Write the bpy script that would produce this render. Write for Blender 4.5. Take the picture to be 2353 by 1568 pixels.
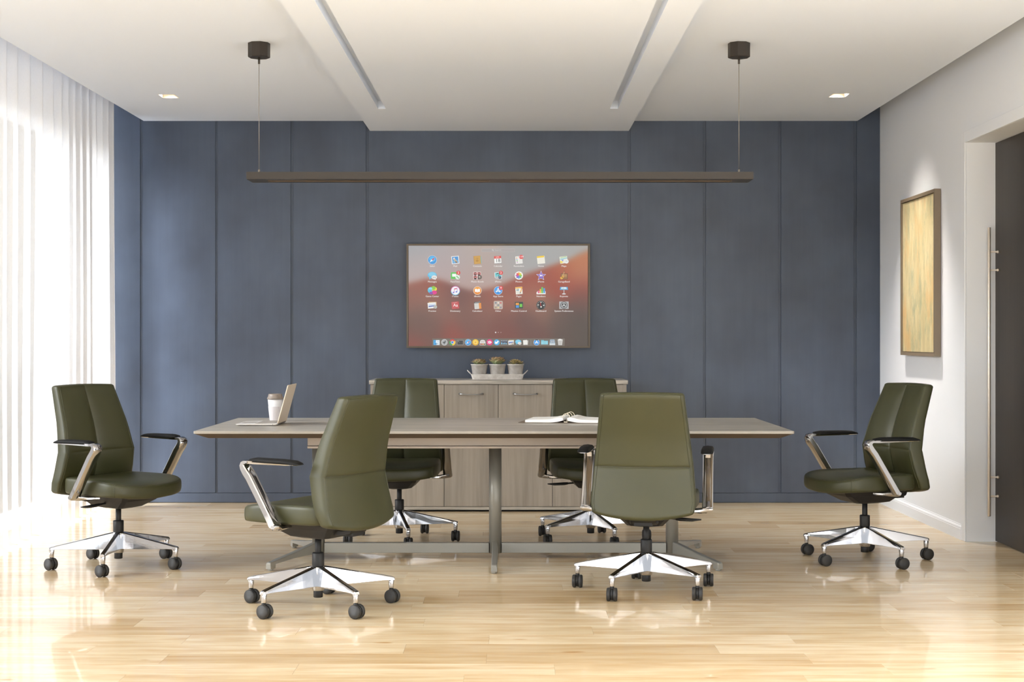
import bpy, bmesh, math, random
from mathutils import Vector, Matrix
from math import sin, cos, pi, radians, sqrt, exp

random.seed(7)
S = bpy.context.scene
for o in list(bpy.data.objects):
    bpy.data.objects.remove(o)
COL = S.collection

# ------------------------------------------------------------------ camera
F = 3350.0          # focal length in pixels of the 2353 px wide frame
CAMZ = 1.22
HX, HY = 1177.0, 774.0
cam_d = bpy.data.cameras.new('camera')
cam = bpy.data.objects.new('camera', cam_d)
COL.objects.link(cam)
cam.location = (0, 0, CAMZ)
cam.rotation_euler = (pi / 2, 0, 0)
cam_d.sensor_fit = 'HORIZONTAL'
cam_d.sensor_width = 36.0
cam_d.lens = F / 2353 * 36.0
cam_d.shift_x = (1176.5 - HX) / 2353
cam_d.shift_y = -(784 - HY) / 2353
cam_d.clip_start = 0.05
S.camera = cam

# ------------------------------------------------------------------ view, world, lights
EXPOSURE = 0.5
S.view_settings.view_transform = 'Standard'
S.view_settings.look = 'None'
S.view_settings.exposure = EXPOSURE
S.view_settings.gamma = 1.0
S.view_settings.use_curve_mapping = False
S.cycles.caustics_reflective = False
S.cycles.caustics_refractive = False
S.cycles.max_bounces = 12
S.cycles.diffuse_bounces = 6
S.cycles.transparent_max_bounces = 16
S.cycles.sample_clamp_indirect = 8.0

W = bpy.data.worlds.new('daylight')
S.world = W
W.use_nodes = True
bg = W.node_tree.nodes['Background']
bg.inputs['Color'].default_value = (0.875, 0.94, 1.0, 1)
bg.inputs['Strength'].default_value = 1.65


def area(name, loc, rot, sx, sy, power, color):
    d = bpy.data.lights.new(name, 'AREA')
    d.shape = 'RECTANGLE'
    d.size, d.size_y = sx, sy
    d.energy = power
    d.color = color
    o = bpy.data.objects.new(name, d)
    o.location = loc
    o.rotation_euler = rot
    COL.objects.link(o)
    return o


# added fill lamp, front left and out of view; below it the sun
area('front_left_fill', (-3.62, 1.1, 1.52), (0, radians(-90), 0), 2.9, 3.6, 70, (0.96, 0.98, 1.0))
sun_d = bpy.data.lights.new('hazy_sun', 'SUN')
sun_d.energy = 38.0
sun_d.angle = radians(42)
sun_d.color = (0.925, 0.965, 1.0)
sun = bpy.data.objects.new('hazy_sun', sun_d)
COL.objects.link(sun)
_el, _az = radians(25), radians(18)
sun.rotation_euler = Vector((cos(_el) * cos(_az), cos(_el) * sin(_az), -sin(_el))).to_track_quat('-Z', 'Y').to_euler()


# ------------------------------------------------------------------ materials
def lin(r, g, b):
    def f(c):
        c = c / 255.0
        return c / 12.92 if c <= 0.04045 else ((c + 0.055) / 1.055) ** 2.4
    return (f(r), f(g), f(b), 1.0)


def principled(name, color, rough=0.5, metal=0.0, spec=0.5, coat=0.0, coat_rough=0.05):
    m = bpy.data.materials.new(name)
    m.use_nodes = True
    b = m.node_tree.nodes['Principled BSDF']
    b.inputs['Base Color'].default_value = color
    b.inputs['Roughness'].default_value = rough
    b.inputs['Metallic'].default_value = metal
    b.inputs['Specular IOR Level'].default_value = spec
    b.inputs['Coat Weight'].default_value = coat
    b.inputs['Coat Roughness'].default_value = coat_rough
    return m, m.node_tree.nodes, m.node_tree.links, b


def noise_node(N, L, scale, detail=4.0, rough=0.55, coord='Object', vec=(1, 1, 1), offset=None):
    """Noise over stretched coordinates; returns the Fac socket."""
    if coord == 'Position':
        g = N.new('ShaderNodeNewGeometry')
        src = g.outputs['Position']
    else:
        t = N.new('ShaderNodeTexCoord')
        src = t.outputs[coord]
    mp = N.new('ShaderNodeMapping')
    mp.inputs['Scale'].default_value = vec
    L.new(src, mp.inputs['Vector'])
    if offset is not None:
        L.new(offset, mp.inputs['Location'])
    n = N.new('ShaderNodeTexNoise')
    n.inputs['Scale'].default_value = scale
    n.inputs['Detail'].default_value = detail
    n.inputs['Roughness'].default_value = rough
    L.new(mp.outputs['Vector'], n.inputs['Vector'])
    return n.outputs['Fac']


def ramp(N, L, fac, stops):
    r = N.new('ShaderNodeValToRGB')
    e = r.color_ramp.elements
    while len(e) < len(stops):
        e.new(0.5)
    for el, (p, c) in zip(e, stops):
        el.position = p
        el.color = c
    if fac is not None:
        L.new(fac, r.inputs['Fac'])
    return r.outputs['Color']


def mixc(N, L, a, b, fac, mode='MIX'):
    m = N.new('ShaderNodeMix')
    m.data_type = 'RGBA'
    m.blend_type = mode
    for sock, v in ((m.inputs['Factor'], fac), (m.inputs['A'], a), (m.inputs['B'], b)):
        if hasattr(v, 'is_linked'):
            L.new(v, sock)
        else:
            sock.default_value = v
    return m.outputs['Result']


def bump(N, L, b, height, strength=0.1, dist=0.002):
    n = N.new('ShaderNodeBump')
    n.inputs['Strength'].default_value = strength
    n.inputs['Distance'].default_value = dist
    L.new(height, n.inputs['Height'])
    L.new(n.outputs['Normal'], b.inputs['Normal'])


M = {}


def wood(name, stops, vec, scale=6.0, rough=0.35, coord='Position', spec=0.4):
    m, N, L, b = principled(name, stops[0][1], rough, spec=spec)
    f = noise_node(N, L, scale, 5, 0.6, coord, vec)
    f2 = noise_node(N, L, scale * 0.35, 2, 0.5, coord, vec)
    a = N.new('ShaderNodeMath')
    a.operation = 'ADD'
    L.new(f, a.inputs[0])
    L.new(f2, a.inputs[1])
    h = N.new('ShaderNodeMath')
    h.operation = 'MULTIPLY'
    L.new(a.outputs[0], h.inputs[0])
    h.inputs[1].default_value = 0.5
    L.new(ramp(N, L, h.outputs[0], stops), b.inputs['Base Color'])
    M[name] = m
    return m


# walls and ceiling
for nm, c, r in (('white_wall', lin(237, 240, 245), 0.6), ('white_trim', lin(238, 241, 246), 0.45), ('white_ceiling', lin(226, 233, 244), 0.8)):
    m, N, L, b = principled(nm, c, r, spec=0.25)
    bump(N, L, b, noise_node(N, L, 90, 3, 0.6, 'Position'), 0.03, 0.001)
    M[nm] = m

m, N, L, b = principled('blue_panel', lin(84, 96, 116), 0.42, spec=0.6)
f = noise_node(N, L, 3.0, 6, 0.65, 'Position', (9, 1, 0.35))
f2 = noise_node(N, L, 1.6, 3, 0.6, 'Position', (1.2, 1, 1.0))
c1 = ramp(N, L, f, [(0.25, lin(66, 77, 96)), (0.75, lin(71, 83, 102))])
c2 = ramp(N, L, f2, [(0.3, lin(200, 200, 204)), (0.7, lin(255, 255, 255))])
L.new(mixc(N, L, c1, c2, 1.0, 'MULTIPLY'), b.inputs['Base Color'])
fine = noise_node(N, L, 120, 3, 0.7, 'Position', (1, 1, 0.25))
bump(N, L, b, fine, 0.06, 0.001)
M['blue_panel'] = m

# maple floor
m, N, L, b = principled('maple', lin(214, 184, 140), 0.22, spec=0.4, coat=0.4, coat_rough=0.025)
oi = N.new('ShaderNodeObjectInfo')
cmb = N.new('ShaderNodeCombineXYZ')
mul = N.new('ShaderNodeMath')
mul.operation = 'MULTIPLY'
mul.inputs[1].default_value = 60.0
L.new(oi.outputs['Random'], mul.inputs[0])
L.new(mul.outputs[0], cmb.inputs['X'])
L.new(mul.outputs[0], cmb.inputs['Y'])
g1 = noise_node(N, L, 2.2, 6, 0.62, 'Position', (0.8, 14, 1), cmb.outputs[0])
g2 = noise_node(N, L, 3.0, 3, 0.5, 'Position', (0.9, 5, 1), cmb.outputs[0])
g3 = noise_node(N, L, 9.0, 1, 0.4, 'Position', (0.55, 1.2, 1), cmb.outputs[0])
base = ramp(N, L, oi.outputs['Random'], [(0.0, lin(225, 206, 173)), (0.35, lin(229, 211, 180)), (0.7, lin(222, 202, 168)), (0.9, lin(214, 191, 155)), (1.0, lin(206, 181, 142))])
grain = ramp(N, L, g1, [(0.3, lin(242, 235, 224)), (0.62, lin(255, 255, 255))])
cloud = ramp(N, L, g2, [(0.3, lin(238, 226, 210)), (0.6, lin(255, 255, 255))])
knot = ramp(N, L, g3, [(0.17, lin(214, 184, 148)), (0.24, lin(255, 255, 255))])
cc = mixc(N, L, mixc(N, L, mixc(N, L, base, grain, 1.0, 'MULTIPLY'), cloud, 1.0, 'MULTIPLY'), knot, 1.0, 'MULTIPLY')
L.new(cc, b.inputs['Base Color'])
M['maple'] = m

# laminate: grain along x for the table, upright for the doors
GW = [(0.38, lin(132, 127, 119)), (0.455, lin(172, 166, 156)), (0.50, lin(148, 143, 134)), (0.55, lin(190, 183, 172)), (0.62, lin(160, 154, 145))]
wood('laminate_long', GW, (0.45, 12, 12), 3.0, 0.34)
GD = [(0.30, lin(128, 119, 110)), (0.45, lin(142, 134, 124)), (0.60, lin(156, 147, 136)), (0.75, lin(138, 131, 122))]
wood('laminate_upright', GD, (14, 14, 0.6), 3.0, 0.35)
wood('espresso', [(0.3, lin(38, 32, 28)), (0.7, lin(51, 44, 38))], (22, 22, 0.5), 3.0, 0.4)
M['edge_grey'] = principled('edge_grey', lin(148, 142, 134), 0.45)[0]
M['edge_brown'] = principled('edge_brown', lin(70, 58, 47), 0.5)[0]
M['apron_tan'] = principled('apron_tan', lin(172, 161, 150), 0.45)[0]
M['leg_grey'] = principled('leg_grey', lin(134, 132, 125), 0.35, metal=0.3)[0]
M['joint_brown'] = principled('joint_brown', lin(120, 92, 62), 0.8)[0]
M['dark_gap'] = principled('dark_gap', lin(22, 21, 20), 0.8)[0]

# leather
m, N, L, b = principled('olive_leather', lin(62, 60, 38), 0.45, spec=0.5)
vor = N.new('ShaderNodeTexVoronoi')
vor.inputs['Scale'].default_value = 420
tc = N.new('ShaderNodeTexCoord')
L.new(tc.outputs['Object'], vor.inputs['Vector'])
bump(N, L, b, vor.outputs['Distance'], 0.05, 0.0006)
L.new(ramp(N, L, noise_node(N, L, 5, 3, 0.5, 'Object'), [(0.3, lin(50, 51, 26)), (0.7, lin(56, 56, 29))]), b.inputs['Base Color'])
M['olive_leather'] = m
M['olive_seam'] = principled('olive_seam', lin(50, 48, 29), 0.5)[0]
M['chrome'] = principled('chrome', lin(188, 187, 188), 0.11, metal=1.0)[0]
M['black_plastic'] = principled('black_plastic', lin(28, 27, 27), 0.5, spec=0.35)[0]
M['black_soft'] = principled('black_soft', lin(15, 15, 15), 0.65, spec=0.2)[0]
M['black_rubber'] = principled('black_rubber', lin(38, 37, 36), 0.6)[0]

M['bronze'] = principled('bronze', lin(53, 47, 41), 0.42, metal=0.3)[0]
M['bronze_dark'] = principled('bronze_dark', lin(58, 52, 46), 0.5)[0]
M['brass_line'] = principled('brass_line', lin(104, 84, 62), 0.4, metal=0.4)[0]
M['slot_black'] = principled('slot_black', lin(12, 11, 10), 0.5)[0]
M['cable'] = principled('cable', lin(150, 142, 132), 0.35, metal=0.6)[0]
M['steel'] = principled('steel', lin(222, 210, 196), 0.38, metal=0.75)[0]
M['pull_steel'] = principled('pull_steel', lin(170, 172, 176), 0.28, metal=1.0)[0]
M['tv_frame'] = principled('tv_frame', lin(92, 80, 66), 0.4, metal=0.3)[0]
M['tv_back'] = principled('tv_back', lin(34, 33, 32), 0.6)[0]
M['frame_brown'] = principled('frame_brown', lin(126, 112, 94), 0.45)[0]
M['laptop_gold'] = principled('laptop_gold', lin(226, 210, 190), 0.4, metal=0.2)[0]
M['laptop_deck'] = principled('laptop_deck', lin(224, 220, 216), 0.4, metal=0.1)[0]
M['laptop_key'] = principled('laptop_key', lin(172, 164, 156), 0.5)[0]
M['laptop_well'] = principled('laptop_well', lin(112, 102, 94), 0.6)[0]
M['laptop_glass'] = principled('laptop_glass', lin(16, 16, 18), 0.08)[0]
M['paper_white'] = principled('paper_white', lin(246, 245, 242), 0.7)[0]
M['paper_edge'] = principled('paper_edge', lin(248, 246, 243), 0.8)[0]
M['binder_cover'] = principled('binder_cover', lin(108, 94, 82), 0.55)[0]
M['ring_metal'] = principled('ring_metal', lin(232, 222, 200), 0.3, metal=0.7)[0]
M['cup_white'] = principled('cup_white', lin(226, 224, 226), 0.5)[0]
M['cup_sleeve'] = principled('cup_sleeve', lin(218, 212, 214), 0.6)[0]
M['cup_lid'] = principled('cup_lid', lin(138, 126, 116), 0.4)[0]
M['soil'] = principled('soil', lin(38, 30, 24), 0.9)[0]
m, N, L, b = principled('zinc_white', lin(222, 216, 210), 0.6)
L.new(ramp(N, L, noise_node(N, L, 28, 4, 0.6, 'Object'), [(0.35, lin(206, 199, 192)), (0.6, lin(228, 223, 217))]), b.inputs['Base Color'])
M['zinc_white'] = m
M['warm_reflector'] = principled('warm_reflector', lin(240, 230, 212), 0.4)[0]

# succulent leaf: green body with a tan tip (along the leaf's own length)
for nm, stops in (('leaf_green', [(0.15, lin(124, 142, 104)), (0.6, lin(150, 156, 112)), (0.9, lin(170, 138, 100))]),
                  ('leaf_olive', [(0.15, lin(96, 104, 66)), (0.55, lin(150, 142, 96)), (0.9, lin(196, 168, 112))])):
    m, N, L, b = principled(nm, stops[0][1], 0.55)
    tc = N.new('ShaderNodeTexCoord')
    sp = N.new('ShaderNodeSeparateXYZ')
    L.new(tc.outputs['Generated'], sp.inputs[0])
    L.new(ramp(N, L, sp.outputs['Y'], stops), b.inputs['Base Color'])
    M[nm] = m

# abstract canvas: ochre streaks
m, N, L, b = principled('canvas', lin(205, 180, 115), 0.45)
f = noise_node(N, L, 2.6, 6, 0.7, 'Position', (4, 4.5, 0.9))
f2 = noise_node(N, L, 2.2, 4, 0.6, 'Position', (4, 2.6, 1.2))
f3 = noise_node(N, L, 3.4, 5, 0.7, 'Position', (4, 4.0, 1.3))
base = ramp(N, L, f, [(0.3, lin(186, 172, 130)), (0.5, lin(208, 193, 148)), (0.7, lin(224, 212, 176))])
base = mixc(N, L, base, lin(214, 172, 110), ramp(N, L, f2, [(0.5, (0, 0, 0, 1)), (0.68, (0.75, 0.75, 0.75, 1))]))
base = mixc(N, L, base, lin(152, 160, 130), ramp(N, L, f3, [(0.5, (0, 0, 0, 1)), (0.68, (0.8, 0.8, 0.8, 1))]))
L.new(base, b.inputs['Base Color'])
M['canvas'] = m

# sheer fabric
m = bpy.data.materials.new('sheer_fabric')
m.use_nodes = True
N, L = m.node_tree.nodes, m.node_tree.links
N.clear()
out = N.new('ShaderNodeOutputMaterial')
tr = N.new('ShaderNodeBsdfTransparent')
tl = N.new('ShaderNodeBsdfTranslucent')
df = N.new('ShaderNodeBsdfDiffuse')
tl.inputs['Color'].default_value = (0.80, 0.79, 0.79, 1)
df.inputs['Color'].default_value = (0.71, 0.71, 0.72, 1)
tr.inputs['Color'].default_value = (1, 0.99, 0.98, 1)
m1 = N.new('ShaderNodeMixShader')
m1.inputs['Fac'].default_value = 0.995
m2 = N.new('ShaderNodeMixShader')
L.new(tl.outputs[0], m1.inputs[1])
L.new(df.outputs[0], m1.inputs[2])
wv = noise_node(N, L, 260, 2, 0.5, 'Position', (1, 1, 0.3))
mr = N.new('ShaderNodeMapRange')
mr.inputs['From Min'].default_value = 0.3
mr.inputs['From Max'].default_value = 0.7
mr.inputs['To Min'].default_value = 0.90
mr.inputs['To Max'].default_value = 0.935
L.new(wv, mr.inputs['Value'])
L.new(mr.outputs[0], m2.inputs['Fac'])
L.new(tr.outputs[0], m2.inputs[1])
L.new(m1.outputs[0], m2.inputs[2])
L.new(m2.outputs[0], out.inputs['Surface'])
M['sheer_fabric'] = m

# lit display: colours come from the mesh's own colour attribute
m = bpy.data.materials.new('display_light')
m.use_nodes = True
N, L = m.node_tree.nodes, m.node_tree.links
b = N['Principled BSDF']
b.inputs['Base Color'].default_value = (0.01, 0.01, 0.01, 1)
b.inputs['Roughness'].default_value = 0.35
at = N.new('ShaderNodeAttribute')
at.attribute_name = 'Col'
L.new(at.outputs['Color'], b.inputs['Emission Color'])
b.inputs['Emission Strength'].default_value = 0.92 / 2 ** EXPOSURE
M['display_light'] = m

m = bpy.data.materials.new('lamp_glow')
m.use_nodes = True
b = m.node_tree.nodes['Principled BSDF']
b.inputs['Emission Color'].default_value = (1, 0.92, 0.8, 1)
b.inputs['Emission Strength'].default_value = 1.1
M['lamp_glow'] = m


# ------------------------------------------------------------------ mesh helpers
class MB:
    def __init__(s):
        s.v, s.f, s.sm, s.c = [], [], [], []

    def add(s, verts, faces, smooth=False, color=None):
        o = len(s.v)
        s.v += [tuple(p) for p in verts]
        for f in faces:
            s.f.append(tuple(i + o for i in f))
            s.sm.append(smooth)
            s.c.append(color)
        return s

    def box(s, x0, x1, y0, y1, z0, z1):
        v = [(x, y, z) for z in (z0, z1) for y in (y0, y1) for x in (x0, x1)]
        return s.add(v, [(0, 2, 3, 1), (4, 5, 7, 6), (0, 1, 5, 4), (2, 6, 7, 3), (0, 4, 6, 2), (1, 3, 7, 5)])

    def loft(s, rings, smooth=True, cap0=True, cap1=True, closed=True):
        n = len(rings[0])
        v = [p for r in rings for p in r]
        f = []
        for i in range(len(rings) - 1):
            for j in range(n if closed else n - 1):
                k = (j + 1) % n
                f.append((i * n + j, i * n + k, (i + 1) * n + k, (i + 1) * n + j))
        if cap0:
            f.append(tuple(range(n - 1, -1, -1)))
        if cap1:
            f.append(tuple((len(rings) - 1) * n + j for j in range(n)))
        return s.add(v, f, smooth)

    def lathe(s, prof, n=32, center=(0, 0, 0), axis='Z', smooth=True, cap=True):
        rings = []
        for r, z in prof:
            ring = []
            for k in range(n):
                a = 2 * pi * k / n
                p = (r * cos(a), r * sin(a), z)
                if axis == 'X':
                    p = (z, r * cos(a), r * sin(a))
                elif axis == 'Y':
                    p = (r * sin(a), z, r * cos(a))
                ring.append((p[0] + center[0], p[1] + center[1], p[2] + center[2]))
            rings.append(ring)
        return s.loft(rings, smooth, cap, cap)

    def tube(s, path, r, n=10, smooth=True, flat=None, closed=False):
        P = [Vector(p) for p in path]
        m = len(P)
        rings = []
        prev = None
        for i, p in enumerate(P):
            if closed:
                t = P[(i + 1) % m] - P[i - 1]
            else:
                t = P[min(i + 1, m - 1)] - P[max(i - 1, 0)]
            t.normalize()
            if prev is None:
                up = Vector((0, 0, 1)) if abs(t.z) < 0.9 else Vector((1, 0, 0))
                a = t.cross(up).normalized()
            else:
                a = (prev - t * prev.dot(t)).normalized()
            prev = a
            b_ = t.cross(a)
            rr = r[i] if isinstance(r, (list, tuple)) else r
            fl = 1.0 if flat is None else flat
            rings.append([tuple(p + a * (rr * cos(2 * pi * k / n)) + b_ * (rr * fl * sin(2 * pi * k / n))) for k in range(n)])
        if closed:
            rings.append(rings[0])
        return s.loft(rings, smooth, not closed, not closed)

    def mesh(s, name, mat, recalc=True):
        me = bpy.data.meshes.new(name)
        me.from_pydata(s.v, [], s.f)
        for p, sm in zip(me.polygons, s.sm):
            p.use_smooth = sm
        if any(c is not None for c in s.c):
            ca = me.color_attributes.new('Col', 'FLOAT_COLOR', 'CORNER')
            for p, c in zip(me.polygons, s.c):
                for li in p.loop_indices:
                    ca.data[li].color = c or (0, 0, 0, 1)
        if recalc:
            bm = bmesh.new()
            bm.from_mesh(me)
            bmesh.ops.recalc_face_normals(bm, faces=bm.faces)
            bm.to_mesh(me)
            bm.free()
        me.materials.append(M[mat])
        return me

    def build(s, name, mat, parent=None, loc=(0, 0, 0), rot=(0, 0, 0), bev=0.0, seg=2, recalc=True):
        return place(name, s.mesh(name, mat, recalc), parent, loc, rot, bev, seg)


def place(name, me, parent=None, loc=(0, 0, 0), rot=(0, 0, 0), bev=0.0, seg=2, scale=None):
    o = bpy.data.objects.new(name, me)
    COL.objects.link(o)
    o.parent = parent
    o.location = loc
    o.rotation_euler = rot
    if scale:
        o.scale = scale
    if bev:
        md = o.modifiers.new('edge', 'BEVEL')
        md.width = bev
        md.segments = seg
        md.limit_method = 'ANGLE'
        md.angle_limit = radians(35)
        md.harden_normals = False
    return o


def tag(o, label, cat, group=None):
    o['label'] = label
    o['category'] = cat
    if group:
        o['group'] = group
    return o


def thing(name, label, cat, loc=(0, 0, 0), rotz=0.0, group=None):
    o = bpy.data.objects.new(name, None)
    COL.objects.link(o)
    o.empty_display_size = 0.1
    o.location = loc
    o.rotation_euler = (0, 0, rotz)
    return tag(o, label, cat, group)


def structure(o):
    o['kind'] = 'structure'
    return o


def smoothed(o, angle=35):
    """smooth shading with sharp edges kept above an angle"""
    me = o.data
    for p in me.polygons:
        p.use_smooth = True
    bm = bmesh.new()
    bm.from_mesh(me)
    for e in bm.edges:
        if len(e.link_faces) == 2 and e.calc_face_angle(0) > radians(angle):
            e.smooth = False
    bm.to_mesh(me)
    bm.free()
    return o


def interp(tab, x):
    if x <= tab[0][0]:
        return tab[0][1]
    for (a, va), (b_, vb) in zip(tab, tab[1:]):
        if x <= b_:
            t = (x - a) / (b_ - a)
            return va + (vb - va) * t
    return tab[-1][1]


# ------------------------------------------------------------------ the room
YB = 10.70           # face of the back wall panels
XR = 2.70            # right wall
XL = -3.15           # window wall behind the curtain
Y0 = -0.6            # the room is modelled up to here, behind the camera
ZC = 2.804           # suspended ceiling
ZT = 3.10            # slab above it

# floor: subfloor with separate planks
floor = structure(MB().box(XL, XR + 0.4, Y0, YB + 0.1, -0.08, -0.014).build('floor', 'joint_brown'))
PW = 0.175
rnd = random.Random(3)
row = 0
y = 5.26 - PW * 33
GAP = 0.00022
while y < YB:
    x = XL + 0.02 - rnd.uniform(0.05, 1.25)
    while x < 2.95:
        ln = rnd.choice((1.22, 1.22, 1.22, 0.95, 1.22))
        a, b_ = max(x, XL + 0.02), min(x + ln, 3.0)
        ya, yb_ = max(y, Y0), min(y + PW, YB + 0.02)
        if b_ - a > 0.02 and yb_ > Y0 + 0.05 and yb_ - ya > 0.01:
            cx, cy = (a + b_) / 2, (ya + yb_) / 2
            hx, hy = (b_ - a) / 2 - GAP, (yb_ - ya) / 2 - GAP
            mb = MB()
            c = 0.0003
            mb.loft([[(-hx, -hy, -0.014), (hx, -hy, -0.014), (hx, hy, -0.014), (-hx, hy, -0.014)],
                     [(-hx, -hy, -c), (hx, -hy, -c), (hx, hy, -c), (-hx, hy, -c)],
                     [(-hx + c, -hy + c, 0), (hx - c, -hy + c, 0), (hx - c, hy - c, 0), (-hx + c, hy - c, 0)]], False)
            mb.build('plank', 'maple', floor, (cx, cy, 0), recalc=False)
        x += ln
    y += PW
    row += 1

# back wall: painted panels over a recessed backing, with a plinth
wall_back = structure(MB().box(XL - 0.1, XR + 0.4, YB + 0.010, YB + 0.2, 0, ZT).build('wall_back', 'blue_panel'))
edges = [(None, 322), (328, 495), (500.5, 668), (674, 841), (847, 1443), (1449, 1616), (1622, 1789), (1795, 1962), (1968.5, None)]
for a, b_ in edges:
    xa = XL if a is None else (a - HX) / F * YB
    xb = XR - 0.001 if b_ is None else (b_ - HX) / F * YB
    MB().box(xa, xb, YB, YB + 0.010, 0.074, ZT - 0.001).build('panel', 'blue_panel', wall_back, bev=0.0012, seg=1)
MB().box(XL, XR - 0.001, YB - 0.001, YB + 0.010, 0.004, 0.0705).build('plinth', 'blue_panel', wall_back, bev=0.0012, seg=1)

# right wall with the door opening
DY1 = 8.67
DY0 = 7.62
DZ = 2.374
wr = MB()
wr.box(XR, XR + 0.35, DY1, YB + 0.1, 0, ZT)
wr.box(XR, XR + 0.35, Y0, DY0, 0, ZT)
wr.box(XR, XR + 0.35, DY0, DY1, DZ, ZT)
structure(wr.build('wall_right', 'white_wall'))
# door casing
cs = MB()
cw = 0.068
cs.box(XR - 0.010, XR, DY1, DY1 + cw, 0, DZ + cw)
cs.box(XR - 0.010, XR, DY0 - cw, DY0, 0, DZ + cw)
cs.box(XR - 0.010, XR, DY0, DY1, DZ, DZ + cw)
structure(cs.build('trim_1', 'white_trim', bev=0.003))


def baseboard(name, y0, y1):
    prof = [(0, 0), (0.013, 0), (0.013, 0.064), (0.0115, 0.068), (0.0115, 0.074), (0.009, 0.080), (0.005, 0.085), (0.004, 0.092), (0, 0.092)]
    rings = [[(XR - px, yy, pz) for px, pz in prof] for yy in (y0, y1)]
    return structure(MB().loft(rings, False).build(name, 'white_trim'))


baseboard('baseboard_right', DY1 + cw, YB - 0.001)
baseboard('baseboard_front', Y0, DY0 - cw)

# the door leaf with its long pull
door = structure(MB().box(XR + 0.173, XR + 0.215, DY0 + 0.002, DY1 - 0.002, 0.006, DZ - 0.003).build('door_1', 'espresso'))
hx, hyy = 2.815, 8.604
hb = MB().lathe([(0.0, 0.159), (0.008, 0.159), (0.009, 0.161), (0.009, 1.863), (0.008, 1.865), (0.0, 1.865)], 20, (hx, hyy, 0)).build('pull_handle', 'steel', door)
for py in (579, 621, 1097, 1141):
    zz = CAMZ - (py - HY) / F * hyy
    MB().lathe([(0.0, 0.006), (0.005, 0.006), (0.005, 0.047), (0.0085, 0.047), (0.0085, 0.0578), (0.0, 0.0578)], 16, (hx, hyy, zz), 'X').build('standoff', 'steel', hb)

# window wall behind the curtain
wl = MB()
WZ0, WZ1, WY0, WY1 = 0.06, 2.66, -0.4, 10.35
wl.box(XL - 0.2, XL, Y0, YB + 0.1, WZ1, ZT)
wl.box(XL - 0.2, XL, Y0, YB + 0.1, -0.08, WZ0)
wl.box(XL - 0.2, XL, WY1, YB + 0.1, WZ0, WZ1)
wl.box(XL - 0.2, XL, Y0, WY0, WZ0, WZ1)
structure(wl.build('wall_left', 'white_wall'))

# ceiling: suspended sheet with two openings for downlights, and the slab above
CX0, CX1 = -2.705, 2.533
LIGHTS = [(-2.318, -2.208, 9.53, 9.675), (2.09, 2.20, 9.50, 9.645)]
xs = sorted({CX0, CX1, *[v for h in LIGHTS for v in h[:2]]})
ys = sorted({Y0, YB - 0.0005, *[v for h in LIGHTS for v in h[2:]]})
cb = MB()
for i in range(len(xs) - 1):
    for j in range(len(ys) - 1):
        mx, my = (xs[i] + xs[i + 1]) / 2, (ys[j] + ys[j + 1]) / 2
        if any(h[0] < mx < h[1] and h[2] < my < h[3] for h in LIGHTS):
            continue
        cb.box(xs[i], xs[i + 1], ys[j], ys[j + 1], ZC, ZC + 0.14)
ceiling = structure(cb.build('ceiling', 'white_ceiling'))
MB().box(XL - 0.2, XR + 0.35, Y0, YB + 0.2, ZT, ZT + 0.1).build('slab', 'white_ceiling', ceiling)
# lowered band with two slots
ZB = 2.731
bb = MB()
YS = 9.66
for xa, xb in ((-1.0444, -0.888), (-0.838, 0.648), (0.701, 0.856)):
    bb.box(xa, xb, Y0, YS, ZB, ZC)
bb.box(-1.0444, 0.856, YS, YB - 0.0005, ZB, ZC)
for xa, xb in ((-0.888, -0.838), (0.648, 0.701)):
    bb.box(xa, xb, Y0, YS, ZB + 0.052, ZC)
bb.build('lowered_band', 'white_ceiling', ceiling)

# downlights
for (xa, xb, ya, yb_), lab, aim in ((LIGHTS[0], 'square recessed downlight in the ceiling near the curtain', (0.0, 0.15)),
                                    (LIGHTS[1], 'square recessed downlight in the ceiling above the framed painting', (-0.46, 0.0))):
    cx, cy = (xa + xb) / 2, (ya + yb_) / 2
    t = thing('downlight', lab, 'ceiling light', (cx, cy, ZC))
    w, d = (xb - xa) / 2 - 0.0008, (yb_ - ya) / 2 - 0.0008
    h = MB()
    th = 0.003
    h.box(-w, -w + th, -d, d, 0.0, 0.12)
    h.box(w - th, w, -d, d, 0.0, 0.12)
    h.box(-w, w, -d, -d + th, 0.0, 0.12)
    h.box(-w, w, d - th, d, 0.0, 0.12)
    h.box(-w, w, -d, d, 0.12, 0.123)
    h.build('housing', 'warm_reflector', t)
    MB().lathe([(0.0, 0.09), (0.030, 0.09), (0.036, 0.119), (0.0, 0.119)], 24).build('lamp', 'lamp_glow', t)
    sd = bpy.data.lights.new('downlight_beam', 'SPOT')
    sd.energy = 46
    sd.color = (1.0, 0.9, 0.79)
    sd.spot_size = radians(62)
    sd.spot_blend = 0.9
    sd.shadow_soft_size = 0.03
    so = bpy.data.objects.new('downlight_beam', sd)
    COL.objects.link(so)
    so.parent = t
    so.location = (0, 0, 0.07)
    so.rotation_euler = (aim[1], aim[0], 0)
    wd = bpy.data.lights.new('floor_fill_spot', 'SPOT')  # extra spot added to brighten the floor, beyond the fitting's own beam
    wd.energy = 165 if cx > 0 else 40
    wd.color = (1.0, 0.96, 0.91)
    wd.spot_size = radians(82)
    wd.spot_blend = 1.0
    wd.shadow_soft_size = 0.045
    wo = bpy.data.objects.new('floor_fill_spot', wd)
    COL.objects.link(wo)
    wo.parent = t
    wo.location = (0, 0, 0.06)

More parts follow.
